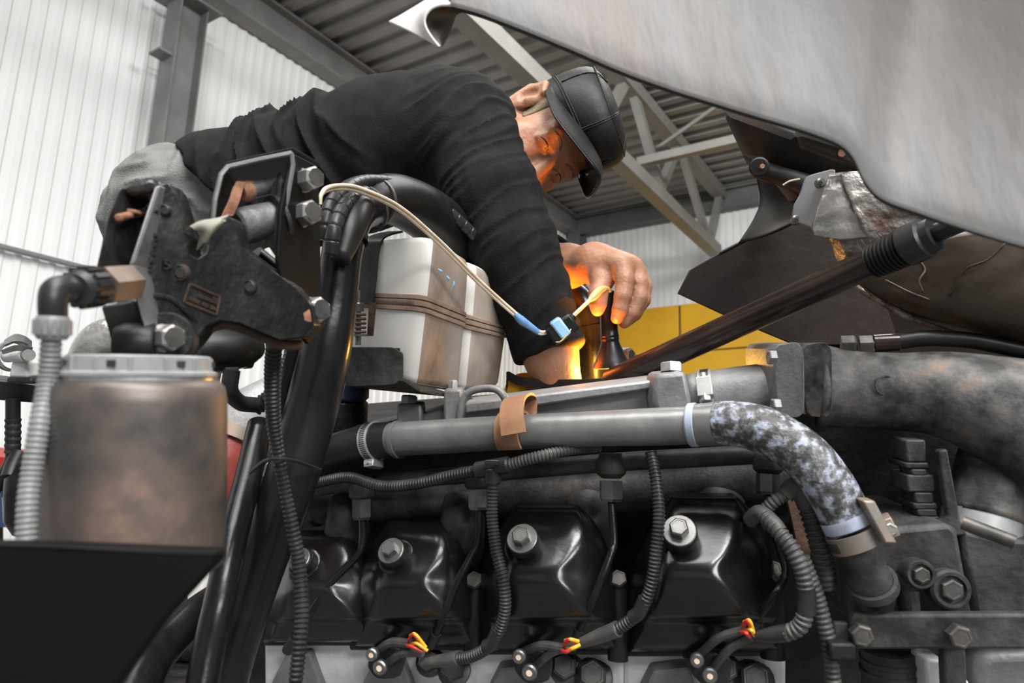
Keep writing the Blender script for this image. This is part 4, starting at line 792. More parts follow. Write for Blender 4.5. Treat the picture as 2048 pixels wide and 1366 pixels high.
obj('tray_front', slab(rounded([P(655, 694, .955), P(785, 694, .945), P(806, 706, .945), P(806, 752, .945), P(790, 770, .945), P(655, 775, .955)], .15), FWD * .004), 'black_dusty', t, bevel=.001)
obj('tray_floor', slab([P(655, 760, .955), P(806, 756, .945), P(840, 778, .945), P(930, 796, 1.02), P(1010, 800, 1.12), P(700, 770, 1.18)], UP * -.004), 'black_dusty', t)
obj('tray_top', slab([P(655, 696, .955), P(800, 696, .945), P(800, 706, .98), P(655, 706, 1.0)], UP * -.003), 'black_dusty', t)
# ducts arching behind the tank
t = thing('air_duct', 'thick black rubber air duct arching behind the white tank', 'duct', P(960, 560, 1.12))
obj('duct_body', tube(PX([(716, 432, .86), (745, 402, .90), (800, 402, .97), (870, 440, 1.06), (930, 500, 1.14), (985, 580, 1.20)]), [rpx(42, .86), rpx(46, .9), rpx(52, .97), rpx(54, 1.06), rpx(52, 1.14), rpx(50, 1.2)], 26), 'rubber', t, smooth=180)
for q in ((748, 404, .905, 800, 402, .97), (728, 418, .88, 745, 402, .90)):
    obj('duct_clamp', ring_band(P(*q[:3]), P(*q[3:]) - P(*q[:3]), rpx(46, .9), .006, .003, 36), 'bolt_dark', t)
def spiral(L, r, lab, name='spiral_cable', group='spiral wrapped cables'):
    t = thing(name, lab, 'cable', P(*L[-1]), group); pts = PX(L)
    c = catmull(pts, 10); c, s = resample(c, .0015); k = np.where((np.arange(len(s)) % 10) == 0, .86, 1.0)
    obj('wrapped_run', sweep(c, r * k, 14), 'black_plastic', t)
    return t
spiral([(646, 480, .76), (652, 440, .76), (668, 400, .78), (700, 372, .82), (745, 362, .88), (810, 372, .95), (880, 410, 1.02), (940, 462, 1.06), (990, 520, 1.10)], rpx(13, .9), 'spiral-wrapped black cable arching over the black duct')
spiral([(662, 510, .75), (668, 460, .75), (684, 418, .77), (706, 396, .80), (730, 385, .84)], rpx(15, .77), 'short spiral-wrapped cable beside the bracket bolts')
tag(obj('rubber_gaiter', tube(PX([(680, 520, .76), (700, 460, .78), (715, 420, .81), (730, 402, .84)]), [rpx(20, .76), rpx(30, .78), rpx(30, .8), rpx(22, .84)], 18), 'rubber', smooth=180), 'black rubber gaiter under the cream wire', 'gaiter')
# ---------------- inspection lamp with lead --------------------------------
LD = 1.10
t = thing('inspection_lamp', 'black rubber inspection lamp with flared bell, held over the engine', 'lamp', P(1224, 737, LD))
l0, l1 = P(1213, 582, LD), P(1224, 737, LD); la = nrm(l1 - l0); LL = np.linalg.norm(l1 - l0); q = LD / F
obj('grip', lathe(l0, la, [(0, 13 * q), (2 * q, 15.5 * q), (40 * q, 16.5 * q), (70 * q, 17.5 * q), (88 * q, 18 * q), (90 * q, 19.2 * q), (93 * q, 18.2 * q), (96 * q, 19.2 * q), (99 * q, 18.2 * q), (104 * q, 18.5 * q)], 32), 'lamp_rubber', t)
obj('bell', lathe(l0 + la * 102 * q, la, [(0, 18.5 * q), (6 * q, 20 * q), (36 * q, 32 * q), (46 * q, 38 * q), (51 * q, 38.5 * q), (52 * q, 36 * q), (44 * q, 33 * q), (20 * q, 18 * q)], 36, closed=False), 'lamp_rubber', t)
obj('bulb', lathe(l0 + la * 136 * q, la, [(0, 6 * q), (4 * q, 10 * q), (9 * q, 9 * q), (12 * q, 4 * q)], 20), 'lamp_glow', t)
obj('hanger_clip', tube(PX([(1214, 584, LD - .016), (1206, 600, LD - .018), (1199, 618, LD - .018), (1190, 625, LD - .018), (1182, 616, LD - .016), (1178, 602, LD - .014)]), 1.8 * q, 8), 'bolt_bright', t)
def warm_light(name, p, power, r, color=(1.0, .42, .05)):
    l = bpy.data.lights.new(name, 'POINT'); l.energy = power; l.color = color; l.shadow_soft_size = r
    o = bpy.data.objects.new(name, l); link(o); o.location = p; return o
warm_light('warm_light', l1 + la * .004, 3.0, .012, (1.0, .5, .08))
sp = bpy.data.lights.new('warm_light', 'SPOT'); sp.energy = 34.0; sp.color = (1.0, .30, .02); sp.shadow_soft_size = .022; sp.spot_size = math.radians(90); sp.spot_blend = .7  # added upward spot without a lamp; stands in for glow bounced off the valley
spo = link(bpy.data.objects.new('warm_light', sp)); spo.location = P(1206, 782, 1.09); spo.rotation_euler = Vector(P(1130, 400, 1.17) - P(1206, 782, 1.09)).to_track_quat('-Z', 'Y').to_euler()
t = thing('lamp_lead', 'cream twin lead with blue tape running to the inspection lamp', 'cable', P(1060, 690, 1.02))
lead = [(638, 412, .735), (641, 392, .735), (655, 378, .745), (690, 374, .77), (730, 384, .80), (800, 418, .85), (880, 486, .91), (950, 556, .96), (1000, 602, .99), (1032, 630, 1.0)]
for s in (-1, 1):
    off = nrm(cv(.45, .75, .2)) * .0021 * s
    obj('lead_core', tube(PX(lead) + off, .0022, 8, 10), 'wire_cream', t)
    obj('lead_core', tube(PX([(1072, 662, 1.02), (1084, 666, 1.02), (1096, 663, 1.02), (1106, 658, 1.02)]) + off * .8, .0022, 8, 6), 'wire_cream', t)
    obj('lead_core', tube(PX([(1142, 636, 1.025), (1165, 614, 1.035), (1186, 594, 1.05)]) + off * 1.3, .0022, 8, 6), 'wire_cream', t)
obj('blue_tape', tube(PX([(1029, 627, 1.0), (1042, 640, 1.005), (1056, 650, 1.01), (1076, 664, 1.02)]), [.004, .0062, .0055, .004], 12), 'tape_blue', t)
obj('tan_tape', tube(PX([(1180, 600, 1.045), (1188, 592, 1.05), (1200, 580, 1.06), (1212, 577, 1.08), (1221, 584, 1.095)]), [.004, .0062, .0055, .004, .004], 12), 'tape_tan', t)
cx_, cy_ = nrm(cv(.80, .60, 0)), nrm(cv(-.6, .8, .1))
obj('plug_body', box(P(1124, 658, 1.02), cx_, cy_, np.cross(cx_, cy_), .022, .014, .010), 'lamp_rubber', t, bevel=.004)
obj('plug_nose', tube(PX([(1136, 644, 1.022), (1146, 634, 1.026)]), [.010, .007], 14), 'lamp_rubber', t)
obj('light_blue_tape', box(P(1120, 656, 1.018), cx_, cy_, np.cross(cx_, cy_), .0085, .0148, .0112), 'tape_lightblue', t, bevel=.003)
obj('plug_loop', tube(PX([(1146, 640, 1.02), (1140, 662, 1.01), (1122, 682, 1.008), (1112, 684, 1.01)]), .0009, 6), 'tape_tan', t)
# things in the engine valley
t = thing('valley_hose', 'shiny black rubber elbow behind the sleeve, lit by the lamp', 'hose', P(1185, 760, 1.26))
obj('hose_body', tube(PX([(1090, 600, 1.34), (1135, 590, 1.28), (1165, 618, 1.25), (1180, 670, 1.24), (1186, 720, 1.24), (1190, 800, 1.24)]), [rpx(34, 1.3), rpx(34, 1.28), rpx(35, 1.25), rpx(36, 1.24), rpx(37, 1.24), rpx(37, 1.24)], 24), 'black_gloss', t, smooth=180)
obj('hose_bead', ring_band(P(1178, 660, 1.243), P(1184, 700, 1.24) - P(1170, 630, 1.25), rpx(36, 1.24), .006, .003), 'black_gloss', t)
t = thing('hose_clamp', 'grey T-bolt clamp right behind the lamp bell', 'clamp', P(1255, 745, 1.18))
obj('band', ring_band(P(1250, 722, 1.18), RT, rpx(24, 1.18), .012, .003), 'clamp_rust', t)
obj('bolt', hexhead(P(1252, 712, 1.15), cv(.7, .1, .7), rpx(15, 1.15), .012), 'bolt_dark', t, smooth=25)
t = thing('filler_cap', 'yellow lit round filler cap beside the right wrist', 'cap', P(1050, 785, 1.12))
obj('cap_disc', lathe(P(1052, 790, 1.14), nrm(cv(.1, .6, .8)), [(0, rpx(44, 1.14)), (.012, rpx(44, 1.14)), (.016, rpx(40, 1.14)), (.018, rpx(20, 1.14))], 32), 'yellow_paint', t)
obj('cap_strap', ribbon(catmull(PX([(1012, 772, 1.10), (1016, 752, 1.10), (1040, 762, 1.085), (1100, 768, 1.07), (1200, 766, 1.05), (1290, 760, 1.04)]), 6), UP, rpx(9, 1.1), .003), 'rubber', t, smooth=60)
tag(obj('yellow_pipe', tube(PX([(1010, 800, 1.36), (1120, 790, 1.34), (1240, 782, 1.30), (1340, 772, 1.26)]), rpx(26, 1.3), 20), 'yellow_paint'), 'yellow painted pipe low behind the manifold', 'pipe')
# ---------------- left background -------------------------------------------
t = thing('side_valve', 'small bright alloy valve on the black bar at far left', 'valve', P(38, 768, 1.0))
obj('barrel', cyl(P(14, 712, 1.0), P(54, 710, .97), rpx(13, 1.0), 20, ch=.002), 'alu_light', t)
obj('end_cap', cyl(P(52, 710, .972), P(58, 710, .965), rpx(12, .97), 20), 'cast_grey', t)
obj('neck', slab([P(22, 722, .985), P(52, 722, .985), P(56, 756, .985), P(16, 756, .985)], FWD * .03), 'alu_light', t, bevel=.004)
obj('base', slab([P(12, 754, .98), P(64, 756, .98), P(64, 768, .98), P(12, 766, .98)], FWD * .04), 'black_plastic', t, bevel=.003)
obj('cover_ring', ring_band(P(26, 712, 1.005), nrm(cv(1, 0, .6)), rpx(26, 1.0), .010, .004), 'cast_grey', t)
obj('lid', sheet([[P(8, 690, .98), P(30, 682, .97), P(52, 686, .97), P(64, 698, .98)], [P(8, 680, 1.0), P(30, 668, 1.0), P(50, 672, 1.0), P(64, 682, 1.0)]], .003), 'bolt_steel', t)
obj('tab', sheet([[P(6, 700, .97), P(36, 690, .96), P(66, 694, .97)], [P(10, 708, .97), P(36, 702, .96), P(60, 706, .97)]], .003), 'bolt_steel', t)
tag(obj('cross_bar', slab([P(-60, 752, 1.0), P(140, 776, 1.06), P(140, 812, 1.06), P(-60, 796, 1.0)], FWD * .05), 'black_paint', bevel=.003), 'horizontal black bar at far left behind the grey hose', 'bar')
t = thing('breather_hose', 'wrinkled black hose dropping below the black bar', 'hose', P(10, 960, 1.0))
obj('hose_body', tube(PX([(26, 798, 1.0), (26, 840, 1.0), (26, 880, 1.0), (24, 920, 1.0), (2, 960, 1.0), (-20, 990, 1.0)]), rpx(13, 1.0), 16), 'rubber', t)
obj('wrinkles', corr(PX([(26, 838, 1.0), (26, 870, 1.0), (25, 905, 1.0)]), rpx(14.5, 1.0), .009, .1, 14), 'black_dusty', t)
obj('branch', tube(PX([(40, 905, 1.0), (28, 930, .99), (20, 955, .98)]), rpx(16, 1.0), 14), 'rubber', t)
t = thing('air_spring', 'glossy black rubber bulb at far left behind the hose', 'bulb', P(60, 1060, 1.0))
obj('bulb_body', lathe(P(60, 1065, 1.0), UP, [(0, rpx(30, 1.0)), (.02, rpx(44, 1.0)), (.06, rpx(46, 1.0)), (.085, rpx(42, 1.0)), (.10, rpx(26, 1.0)), (.11, rpx(10, 1.0))], 28), 'black_gloss', t, smooth=180)
t = thing('air_cleaner', 'dusty dark air cleaner drum with silver wrapped top behind the filter', 'air cleaner', P(190, 1000, 1.15))
obj('drum', lathe(P(200, 1010, 1.15), UP, [(0, rpx(95, 1.15)), (.08, rpx(112, 1.15)), (.16, rpx(112, 1.15)), (.20, rpx(100, 1.15)), (.235, rpx(70, 1.15))], 40), 'black_dusty', t)
obj('silver_wrap', tube(PX([(160, 770, 1.13), (172, 720, 1.13), (200, 682, 1.13), (240, 670, 1.14)]), [rpx(28, 1.13), rpx(34, 1.13), rpx(38, 1.13), rpx(40, 1.13)], 22), 'silver_foil', t)
obj('side_tube', corr(PX([(80, 862, 1.0), (100, 845, 1.02), (125, 828, 1.05)]), rpx(13, 1.0), .006, .15, 14), 'conduit', t)
t = thing('parked_machine', 'blue machine side with red top rail far behind at left', 'machine', P(20, 1060, 3.0))
obj('red_rail', slab([P(-120, 905, 3.0), P(150, 925, 3.1), P(150, 945, 3.1), P(-120, 925, 3.0)], FWD * .2), 'red_paint', t, smooth=0)
obj('blue_side', slab([P(-120, 925, 3.02), P(150, 945, 3.12), P(150, 1060, 3.12), P(-120, 1050, 3.02)], FWD * .4), 'blue_plastic', t, smooth=0)
obj('leg', slab([P(-100, 1050, 3.05), P(-60, 1050, 3.05), P(-60, 1600, 3.05), P(-100, 1600, 3.05)], FWD * .2), 'black_paint', t, smooth=0)
# ---------------- hood and heat shields -------------------------------------
t = thing('engine_hood', 'raised silver-grey engine hood panel across the upper right', 'hood', P(1700, 320, .46))
edge = [(905, 14, .60), (960, 28, .59), (1050, 62, .575), (1150, 103, .56), (1250, 146, .545), (1350, 182, .53), (1450, 213, .515), (1540, 240, .50), (1620, 264, .49), (1682, 288, .48), (1716, 320, .475), (1740, 366, .47), (1772, 400, .465), (1840, 425, .46), (1930, 455, .45), (2048, 490, .435), (2200, 530, .42)]
R0 = [P(*q) for q in edge]
def rise(dx, dy, dd): return [P(x + dx, y + dy * (1 - .10 * k / 16), d + dd) for k, (x, y, d) in enumerate(edge)]
rows = [R0, rise(6, -40, -.004), rise(16, -110, -.008), rise(34, -260, -.016), rise(60, -460, -.03), rise(90, -700, -.05)]
obj('hood_skin', sheet(rows, -.004, 4), 'hood_paint', t, smooth=180)
obj('hood_edge_roll', tube([p + UP * .001 + FWD * .003 for p in R0], .0026, 8, 4), 'hood_edge', t)
crv = [(905, 14), (880, 14), (862, 22), (852, 38), (855, 56), (868, 76), (882, 93)]
lip0 = [P(x, y, .60) for x, y in crv]
outr = [(868, -32), (862, -14), (856, 0), (842, 10), (822, 22), (800, 35), (779, 46)]
obj('curled_lip', sheet([lip0, [P((a[0] + b[0]) / 2, (a[1] + b[1]) / 2, .615) for a, b in zip(crv, outr)], [P(x, y, .63) for x, y in outr]], .002), 'hood_paint', t, smooth=180)
inn = [(940, 22), (930, 24), (914, 30), (908, 44), (902, 60), (894, 78), (886, 92)]
obj('lip_inside', sheet([lip0, [P((a[0] + b[0]) / 2, (a[1] + b[1]) / 2, .63) for a, b in zip(crv, inn)], [P(x, y, .66) for x, y in inn]], .002), 'hood_black', t, smooth=180)
t = thing('hood_stiffener', 'black hood stiffener with brown bracket under the silver hood', 'frame', P(1600, 430, 0.88))
obj('frame_plate', slab([P(1462, 218, 0.88), P(1600, 262, 0.84), P(1720, 292, 0.8), P(1770, 420, 0.78), P(1680, 380, 0.84), P(1600, 400, 0.86), P(1560, 350, 0.88), P(1508, 318, 0.9)], FWD * .03), 'hood_black', t, bevel=.003)
obj('frame_flange', slab([P(1458, 212, 0.87), P(1600, 256, 0.83), P(1596, 272, 0.83), P(1470, 226, 0.87)], FWD * .02), 'steel_grey', t, bevel=.002)
obj('brown_bracket', slab([P(1598, 262, 0.78), P(1706, 294, 0.76), P(1712, 330, 0.76), P(1608, 292, 0.78)], FWD * .012), 'flap_brown', t, bevel=.002)
obj('bracket_lip', slab([P(1596, 256, 0.775), P(1704, 286, 0.755), P(1702, 298, 0.755), P(1598, 266, 0.775)], FWD * .015), 'steel_grey', t, bevel=.002)
obj('bracket_rivet', cyl(P(1684, 306, 0.763), P(1684, 306, 0.755), .004, 16), 'rust', t)
obj('arm', tube(PX([(1516, 338, 0.88), (1560, 352, 0.87), (1620, 372, 0.85), (1690, 395, 0.82)]), [rpx(20, .8), rpx(20, .8), rpx(24, .78), rpx(26, .75)], 16), 'hood_black', t)
obj('arm_eye', cyl(P(1521, 336, 0.89), P(1518, 334, 0.855), rpx(21, .8), 24, ch=.002), 'hood_black', t)
obj('arm_bolt', hexhead(P(1523, 334, 0.855), -FWD, rpx(6, .78), .004), 'rust', t, smooth=25)
obj('hook', slab([P(1490, 310, 0.88), P(1520, 312, 0.88), P(1530, 322, 0.88), P(1508, 320, 0.88)], FWD * .01), 'hood_black', t)
t = thing('rubber_flap', 'curved black rubber apron left of the silver heat shield', 'apron', P(1520, 480, 0.98))
obj('apron_sheet', sheet([[P(1514, 350, 0.97), P(1560, 362, 0.95), P(1620, 380, 0.93)], [P(1520, 400, 0.97), P(1560, 400, 0.96), P(1615, 410, 0.93)], [P(1506, 440, 0.97), P(1560, 440, 0.96), P(1612, 436, 0.93)], [P(1476, 488, 0.97), P(1540, 470, 0.96), P(1606, 440, 0.93)]], .004), 'hood_black', t, smooth=180)
t = thing('mud_flap', 'brown-black pointed sheet flap hanging under the hood', 'flap', P(1600, 690, 0.97))
obj('flap_sheet', slab([P(1356, 587, 1.01), P(1380, 540, 1.01), P(1440, 505, 1.005), P(1500, 474, 1), P(1560, 446, 0.99), P(1605, 432, 0.98), P(1690, 440, 0.95), P(1740, 500, 0.93), P(1770, 600, 0.92), P(1800, 690, 0.92), P(1590, 690, 0.97), P(1470, 640, 0.995)], FWD * .006), 'flap_brown', t, bevel=.001)
obj('flap_backing', slab([P(1590, 440, 1.03), P(1730, 430, 1.0), P(1840, 600, .98), P(1660, 580, 1.0)], FWD * .004), 'flap_brown', t)
obj('flap_hem', tube(PX([(1440, 506, 1.003), (1500, 476, 0.998), (1560, 448, 0.988), (1602, 434, 0.98)]), rpx(4, .82), 8), 'hood_black', t)
obj('flap_sheet', slab([P(1560, 640, 1), P(1740, 590, 0.95), P(1830, 620, 0.93), P(2100, 720, 0.89), P(1700, 740, 0.97)], FWD * .005), 'flap_brown', t, bevel=.001)
t = thing('heat_shield', 'crumpled silver and rust foil heat shield with screws', 'heat shield', P(1720, 540, 0.78))
def crumple(g, amp, sc):
    v = np.vstack(g.v); n = np.sin(v[:, 0] * sc * 1.3 + 2 * np.sin(v[:, 2] * sc)) * np.cos(v[:, 1] * sc * .9 + v[:, 2] * sc * 1.7); g.v = [v + (n * amp)[:, None] * (-FWD)]; return g
obj('screw_plate', slab(rounded([P(1612, 352, 0.82), P(1675, 335, 0.8), P(1655, 400, 0.795), P(1640, 462, 0.8), P(1610, 450, 0.815), P(1584, 442, 0.825), P(1588, 410, 0.825), P(1600, 390, 0.825)], .2), FWD * .003), 'steel_grey', t, bevel=.001)
obj('silver_panel', crumple(sheet([[P(1660, 350, 0.785), P(1690, 345, 0.775), P(1730, 345, 0.77)], [P(1640, 400, 0.785), P(1680, 395, 0.77), P(1740, 385, 0.76)], [P(1626, 450, 0.79), P(1680, 440, 0.77), P(1760, 430, 0.75)], [P(1630, 470, 0.79), P(1690, 480, 0.77), P(1780, 470, 0.75)]], .002, 8), .0018, 95), 'silver_foil', t, smooth=180)
obj('rusty_panel', crumple(sheet([[P(1680, 350, 0.77), P(1720, 345, 0.76), P(1800, 360, 0.74)], [P(1700, 400, 0.76), P(1760, 400, 0.745), P(1850, 420, 0.72)], [P(1720, 450, 0.755), P(1790, 440, 0.74), P(1900, 450, 0.71)], [P(1745, 490, 0.755), P(1800, 490, 0.74), P(1880, 480, 0.72)]], .002, 8), .001, 120), 'foil_rusty', t, smooth=180)
obj('silver_tail', crumple(sheet([[P(1650, 462, 0.79), P(1680, 470, 0.78), P(1706, 462, 0.775)], [P(1668, 490, 0.795), P(1690, 495, 0.78), P(1720, 490, 0.77)], [P(1680, 530, 0.8), P(1705, 530, 0.785), P(1740, 520, 0.77)]], .002, 8), .0025, 140), 'foil_rusty', t, smooth=180)
for x, y, d in ((1641, 366, .802), (1592, 440, .824), (1660, 467, .785)):
    b = obj('screw', lathe(P(x, y, d), -FWD, [(-.004, rpx(10, d)), (.002, rpx(10, d)), (.004, rpx(7, d))], 18), 'bolt_steel', t)
    obj('screw_recess', hexhead(P(x, y, d - .0035), -FWD, rpx(4.5, d), .001), 'slot_dark', b, smooth=25)
obj('loose_wire', tube(PX([(1566, 370, 0.82), (1580, 362, 0.815), (1600, 358, 0.81)]), .0012, 6), 'wire_cream', t)
t = thing('floor_shield', 'large creased bronze-brown heat shield sheet at right', 'heat shield', P(1900, 700, 0.75))
sh = [[P(1690, 540, 0.83), P(1800, 510, 0.79), P(1920, 470, 0.75), P(2200, 440, 0.69)], [P(1720, 570, 0.82), P(1830, 560, 0.78), P(1950, 540, 0.74), P(2200, 540, 0.69)], [P(1770, 600, 0.81), P(1880, 620, 0.77), P(1990, 630, 0.74), P(2200, 640, 0.7)], [P(1830, 640, 0.83), P(1920, 660, 0.8), P(2030, 690, 0.77), P(2200, 730, 0.74)]]
obj('shield_sheet', crumple(sheet(sh, .002, 14), .0012, 60), 'shield_brown', t, smooth=180)
obj('rolled_edge', tube(PX([(1690, 560, 0.825), (1760, 602, 0.815), (1830, 640, 0.81), (1920, 672, 0.79), (2048, 712, 0.77)]), rpx(8, .72), 10), 'foil_rusty', t)
for L in ([(1838, 520, 0.775), (1850, 540, 0.77), (1838, 562, 0.77), (1846, 585, 0.77)], [(2012, 486, 0.715), (1975, 520, 0.725), (1930, 540, 0.74), (1900, 590, 0.755)], [(1770, 560, 0.79), (1820, 585, 0.78), (1860, 600, 0.77)]):
    obj('crease', tube([P(x, y, d + .0005) for x, y, d in L], .0014, 6), 'shield_brown', t, smooth=180)
# ---------------- gas strut -------------------------------------------------
t = thing('hood_strut', 'long dark hood strut tube with ribbed boot, crossing diagonally', 'strut', P(1235, 752, 1.08))
s0, s1, s2 = P(1225, 762, 1.06), P(1745, 524, .74), P(1872, 466, .685)
obj('strut_tube', cyl(s0, s1, rpx(25, 1.08), 32, r2=rpx(30, .74)), 'strut', t)
cb_ = catmull([s1, s1 * .6 + s2 * .4], 10); c_, s_ = resample(cb_, .0022)
obj('ribbed_boot', corr([s1, s1 * .7 + s2 * .3, s1 * .42 + s2 * .58], [rpx(34, .74), rpx(37, .73), rpx(38, .72)], .0046, .13, 28), 'rubber', t)
obj('boot_cap', lathe(s1 * .45 + s2 * .55, s2 - s1, [(0, rpx(41, .71)), (.020, rpx(41, .70)), (.022, rpx(34, .70)), (.030, rpx(33, .70))], 32), 'black_plastic', t)
obj('rod', cyl(s2, P(1930, 442, .66), rpx(19, .68), 18), 'black_paint', t)
# ---------------- the mechanic ----------------------------------------------
def vnoise(p):
    i = np.floor(p).astype(np.int64); f = p - i; f = f * f * (3 - 2 * f)
    def h(a, b, c):
        n = (a * 374761393 + b * 668265263 + c * 2147483647) & 0xffffffff; n = ((n ^ (n >> 13)) * 1274126177) & 0xffffffff
        return ((n ^ (n >> 16)) & 0xffff) / 65535.0
    x, y, z = i[:, 0], i[:, 1], i[:, 2]; fx, fy, fz = f[:, 0], f[:, 1], f[:, 2]
    r = 0
    for dx in (0, 1):
        for dy in (0, 1):
            for dz in (0, 1): r = r + h(x + dx, y + dy, z + dz) * (fx if dx else 1 - fx) * (fy if dy else 1 - fy) * (fz if dz else 1 - fz)
    return r
def S_cone(a, b, ra, rb):
    a, b = np.asarray(a, float), np.asarray(b, float); ab = b - a; L2 = np.dot(ab, ab) + 1e-12
    def f(p):
        t = np.clip((p - a) @ ab / L2, 0, 1); q = p - a - t[:, None] * ab
        return np.sqrt(np.einsum('ij,ij->i', q, q)) - (ra + (rb - ra) * t)
    return f
def S_ell(c, axes, r):
    c = np.asarray(c, float); R = np.stack([nrm(x) for x in axes], 1); r = np.asarray(r, float)
    def f(p):
        q = (p - c) @ R; k0 = np.linalg.norm(q / r, axis=1); k1 = np.linalg.norm(q / (r * r), axis=1) + 1e-9
        return k0 * (k0 - 1) / k1
    return f
def S_plane(o, n):
    o = np.asarray(o, float); n = nrm(n); return lambda p: (p - o) @ n
def smin(a, b, k): h = np.clip(.5 + .5 * (b - a) / k, 0, 1); return b + (a - b) * h - k * h * (1 - h)
def ev(prims, p, c=None, R=0.0):
    """u: smooth union, s: smooth subtraction, c: cut by plane"""
    use = prims
    if c is not None:
        v = [q[2](c[None])[0] for q in prims]; mu = min(x for x, q in zip(v, prims) if q[0] == 'u'); use = []
        for x, q in zip(v, prims):
            if q[0] == 'u' and x > mu + 2 * R + .05: continue
            if q[0] == 's' and x > R + q[1] + .03: continue
            if q[0] == 'c' and x < -R - .03: continue
            use.append(q)
    d = None
    for op, k, f in use:
        x = f(p)
        if op == 'u': d = x if d is None else smin(d, x, k)
        elif d is not None: d = -smin(-d, x, k) if op == 's' else -smin(-d, -x, k)
    return d
def sdf_mesh(prims, lo, hi, h, disp=None):
    nb = 8; H = nb * h; lo = np.asarray(lo, float); dims = np.ceil((np.asarray(hi) - lo) / H).astype(int)
    I = np.stack(np.meshgrid(*[np.arange(k) for k in dims], indexing='ij'), -1).reshape(-1, 3)
    d = ev(prims, lo + (I + .5) * H); act = I[np.abs(d) < H * 1.15 + .012]
    key = (act // 3) @ np.array([1000003, 1009, 1]); order = np.argsort(key, kind='stable'); act = act[order]; key = key[order]
    cut = np.flatnonzero(np.diff(key)) + 1; o9 = np.stack(np.meshgrid(*[np.arange(nb + 1)] * 3, indexing='ij'), -1).reshape(-1, 3)
    vals = np.empty((len(act), nb + 1, nb + 1, nb + 1))
    for s, e in zip(np.r_[0, cut], np.r_[cut, len(act)]):
        g = (act[s:e, None] * nb + o9[None]).reshape(-1, 3); p = lo + g * h; c = (p.min(0) + p.max(0)) / 2; R = np.linalg.norm(p.max(0) - c)
        v = ev(prims, p, c, R)
        if disp is not None: v = v + disp(p, v)
        vals[s:e] = v.reshape(-1, nb + 1, nb + 1, nb + 1)
    N = dims * nb + 4; ns = np.array([N[1] * N[2], N[2], 1])
    S = vals < 0; cnt = np.zeros((len(act), nb, nb, nb), int)
    for a in (0, 1):
        for b in (0, 1):
            for c in (0, 1): cnt += S[:, a:a + nb, b:b + nb, c:c + nb]
    bi, i, j, k = np.nonzero((cnt > 0) & (cnt < 8)); cell = act[bi] * nb + np.stack([i, j, k], 1)
    acc = np.zeros((len(bi), 3)); w = np.zeros(len(bi)); cs = [(a, b, c) for a in (0, 1) for b in (0, 1) for c in (0, 1)]
    for a in cs:
        for ax in range(3):
            if a[ax]: continue
            b = list(a); b[ax] = 1
            v0 = vals[bi, i + a[0], j + a[1], k + a[2]]; v1 = vals[bi, i + b[0], j + b[1], k + b[2]]; m = (v0 < 0) != (v1 < 0)
            t = np.where(m, v0 / (v0 - v1 + 1e-12), 0); q = np.tile(np.array(a, float), (len(bi), 1)); q[:, ax] += t; acc += q * m[:, None]; w += m
    V = lo + (cell + acc / w[:, None]) * h; ids = (cell + 1) @ ns; so = np.argsort(ids); ids = ids[so]; V = V[so]
    Fc = []
    for ax in range(3):
        sl0 = [slice(0, nb)] * 3; sl1 = list(sl0); sl1[ax] = slice(1, nb + 1)
        s0 = S[(slice(None), *sl0)]; s1 = S[(slice(None), *sl1)]; b_, x, y, z = np.nonzero(s0 != s1); flip = s0[b_, x, y, z]
        c0 = (act[b_] * nb + np.stack([x, y, z], 1) + 1) @ ns; u, v = [q for q in range(3) if q != ax]
        if ax == 1: u, v = v, u
        quad = np.stack([c0, c0 - ns[u], c0 - ns[u] - ns[v], c0 - ns[v]], 1); pos = np.searchsorted(ids, quad); pos = np.clip(pos, 0, len(ids) - 1)
        ok = (ids[pos] == quad).all(1); pos = pos[ok]; fl = flip[ok]; pos[~fl] = pos[~fl][:, ::-1]; Fc.append(pos)
    return V, np.vstack(Fc)
def relax(V, Fc, it, lam=.5):
    e = np.vstack([Fc[:, [0, 1]], Fc[:, [1, 2]], Fc[:, [2, 3]], Fc[:, [3, 0]]]); e = np.vstack([e, e[:, ::-1]])
    dg = np.bincount(e[:, 0], minlength=len(V)).astype(float)[:, None]
    for _ in range(it):
        m = np.stack([np.bincount(e[:, 0], V[e[:, 1], k], len(V)) for k in range(3)], 1) / np.maximum(dg, 1); V = V + lam * (m - V)
    return V
def sdf_obj(name, prims, pts, pad, h, mat, parent, disp=None, it=2):
    pts = np.asarray(pts); V, Fc = sdf_mesh(prims, pts.min(0) - pad, pts.max(0) + pad, h, disp); V = relax(V, Fc, it)
    me = bpy.data.meshes.new(name); V = V - np.array(parent.location)
    me.vertices.add(len(V)); me.vertices.foreach_set('co', V.astype(np.float32).ravel()); n = len(Fc)
    me.loops.add(4 * n); me.loops.foreach_set('vertex_index', Fc.astype(np.int32).ravel()); me.polygons.add(n)
    me.polygons.foreach_set('loop_start', np.arange(0, 4 * n, 4, dtype=np.int32)); me.update(calc_edges=True); me.validate()
    me.shade_smooth(); me.materials.append(MATS[mat]); o = bpy.data.objects.new(name, me); link(o, parent); return o

man = thing('person', 'mechanic in black sweater, grey trousers and black cap bending over the engine', 'person', np.array([P(320, 1130, 1.5)[0], P(320, 1130, 1.5)[1], 0.94]))
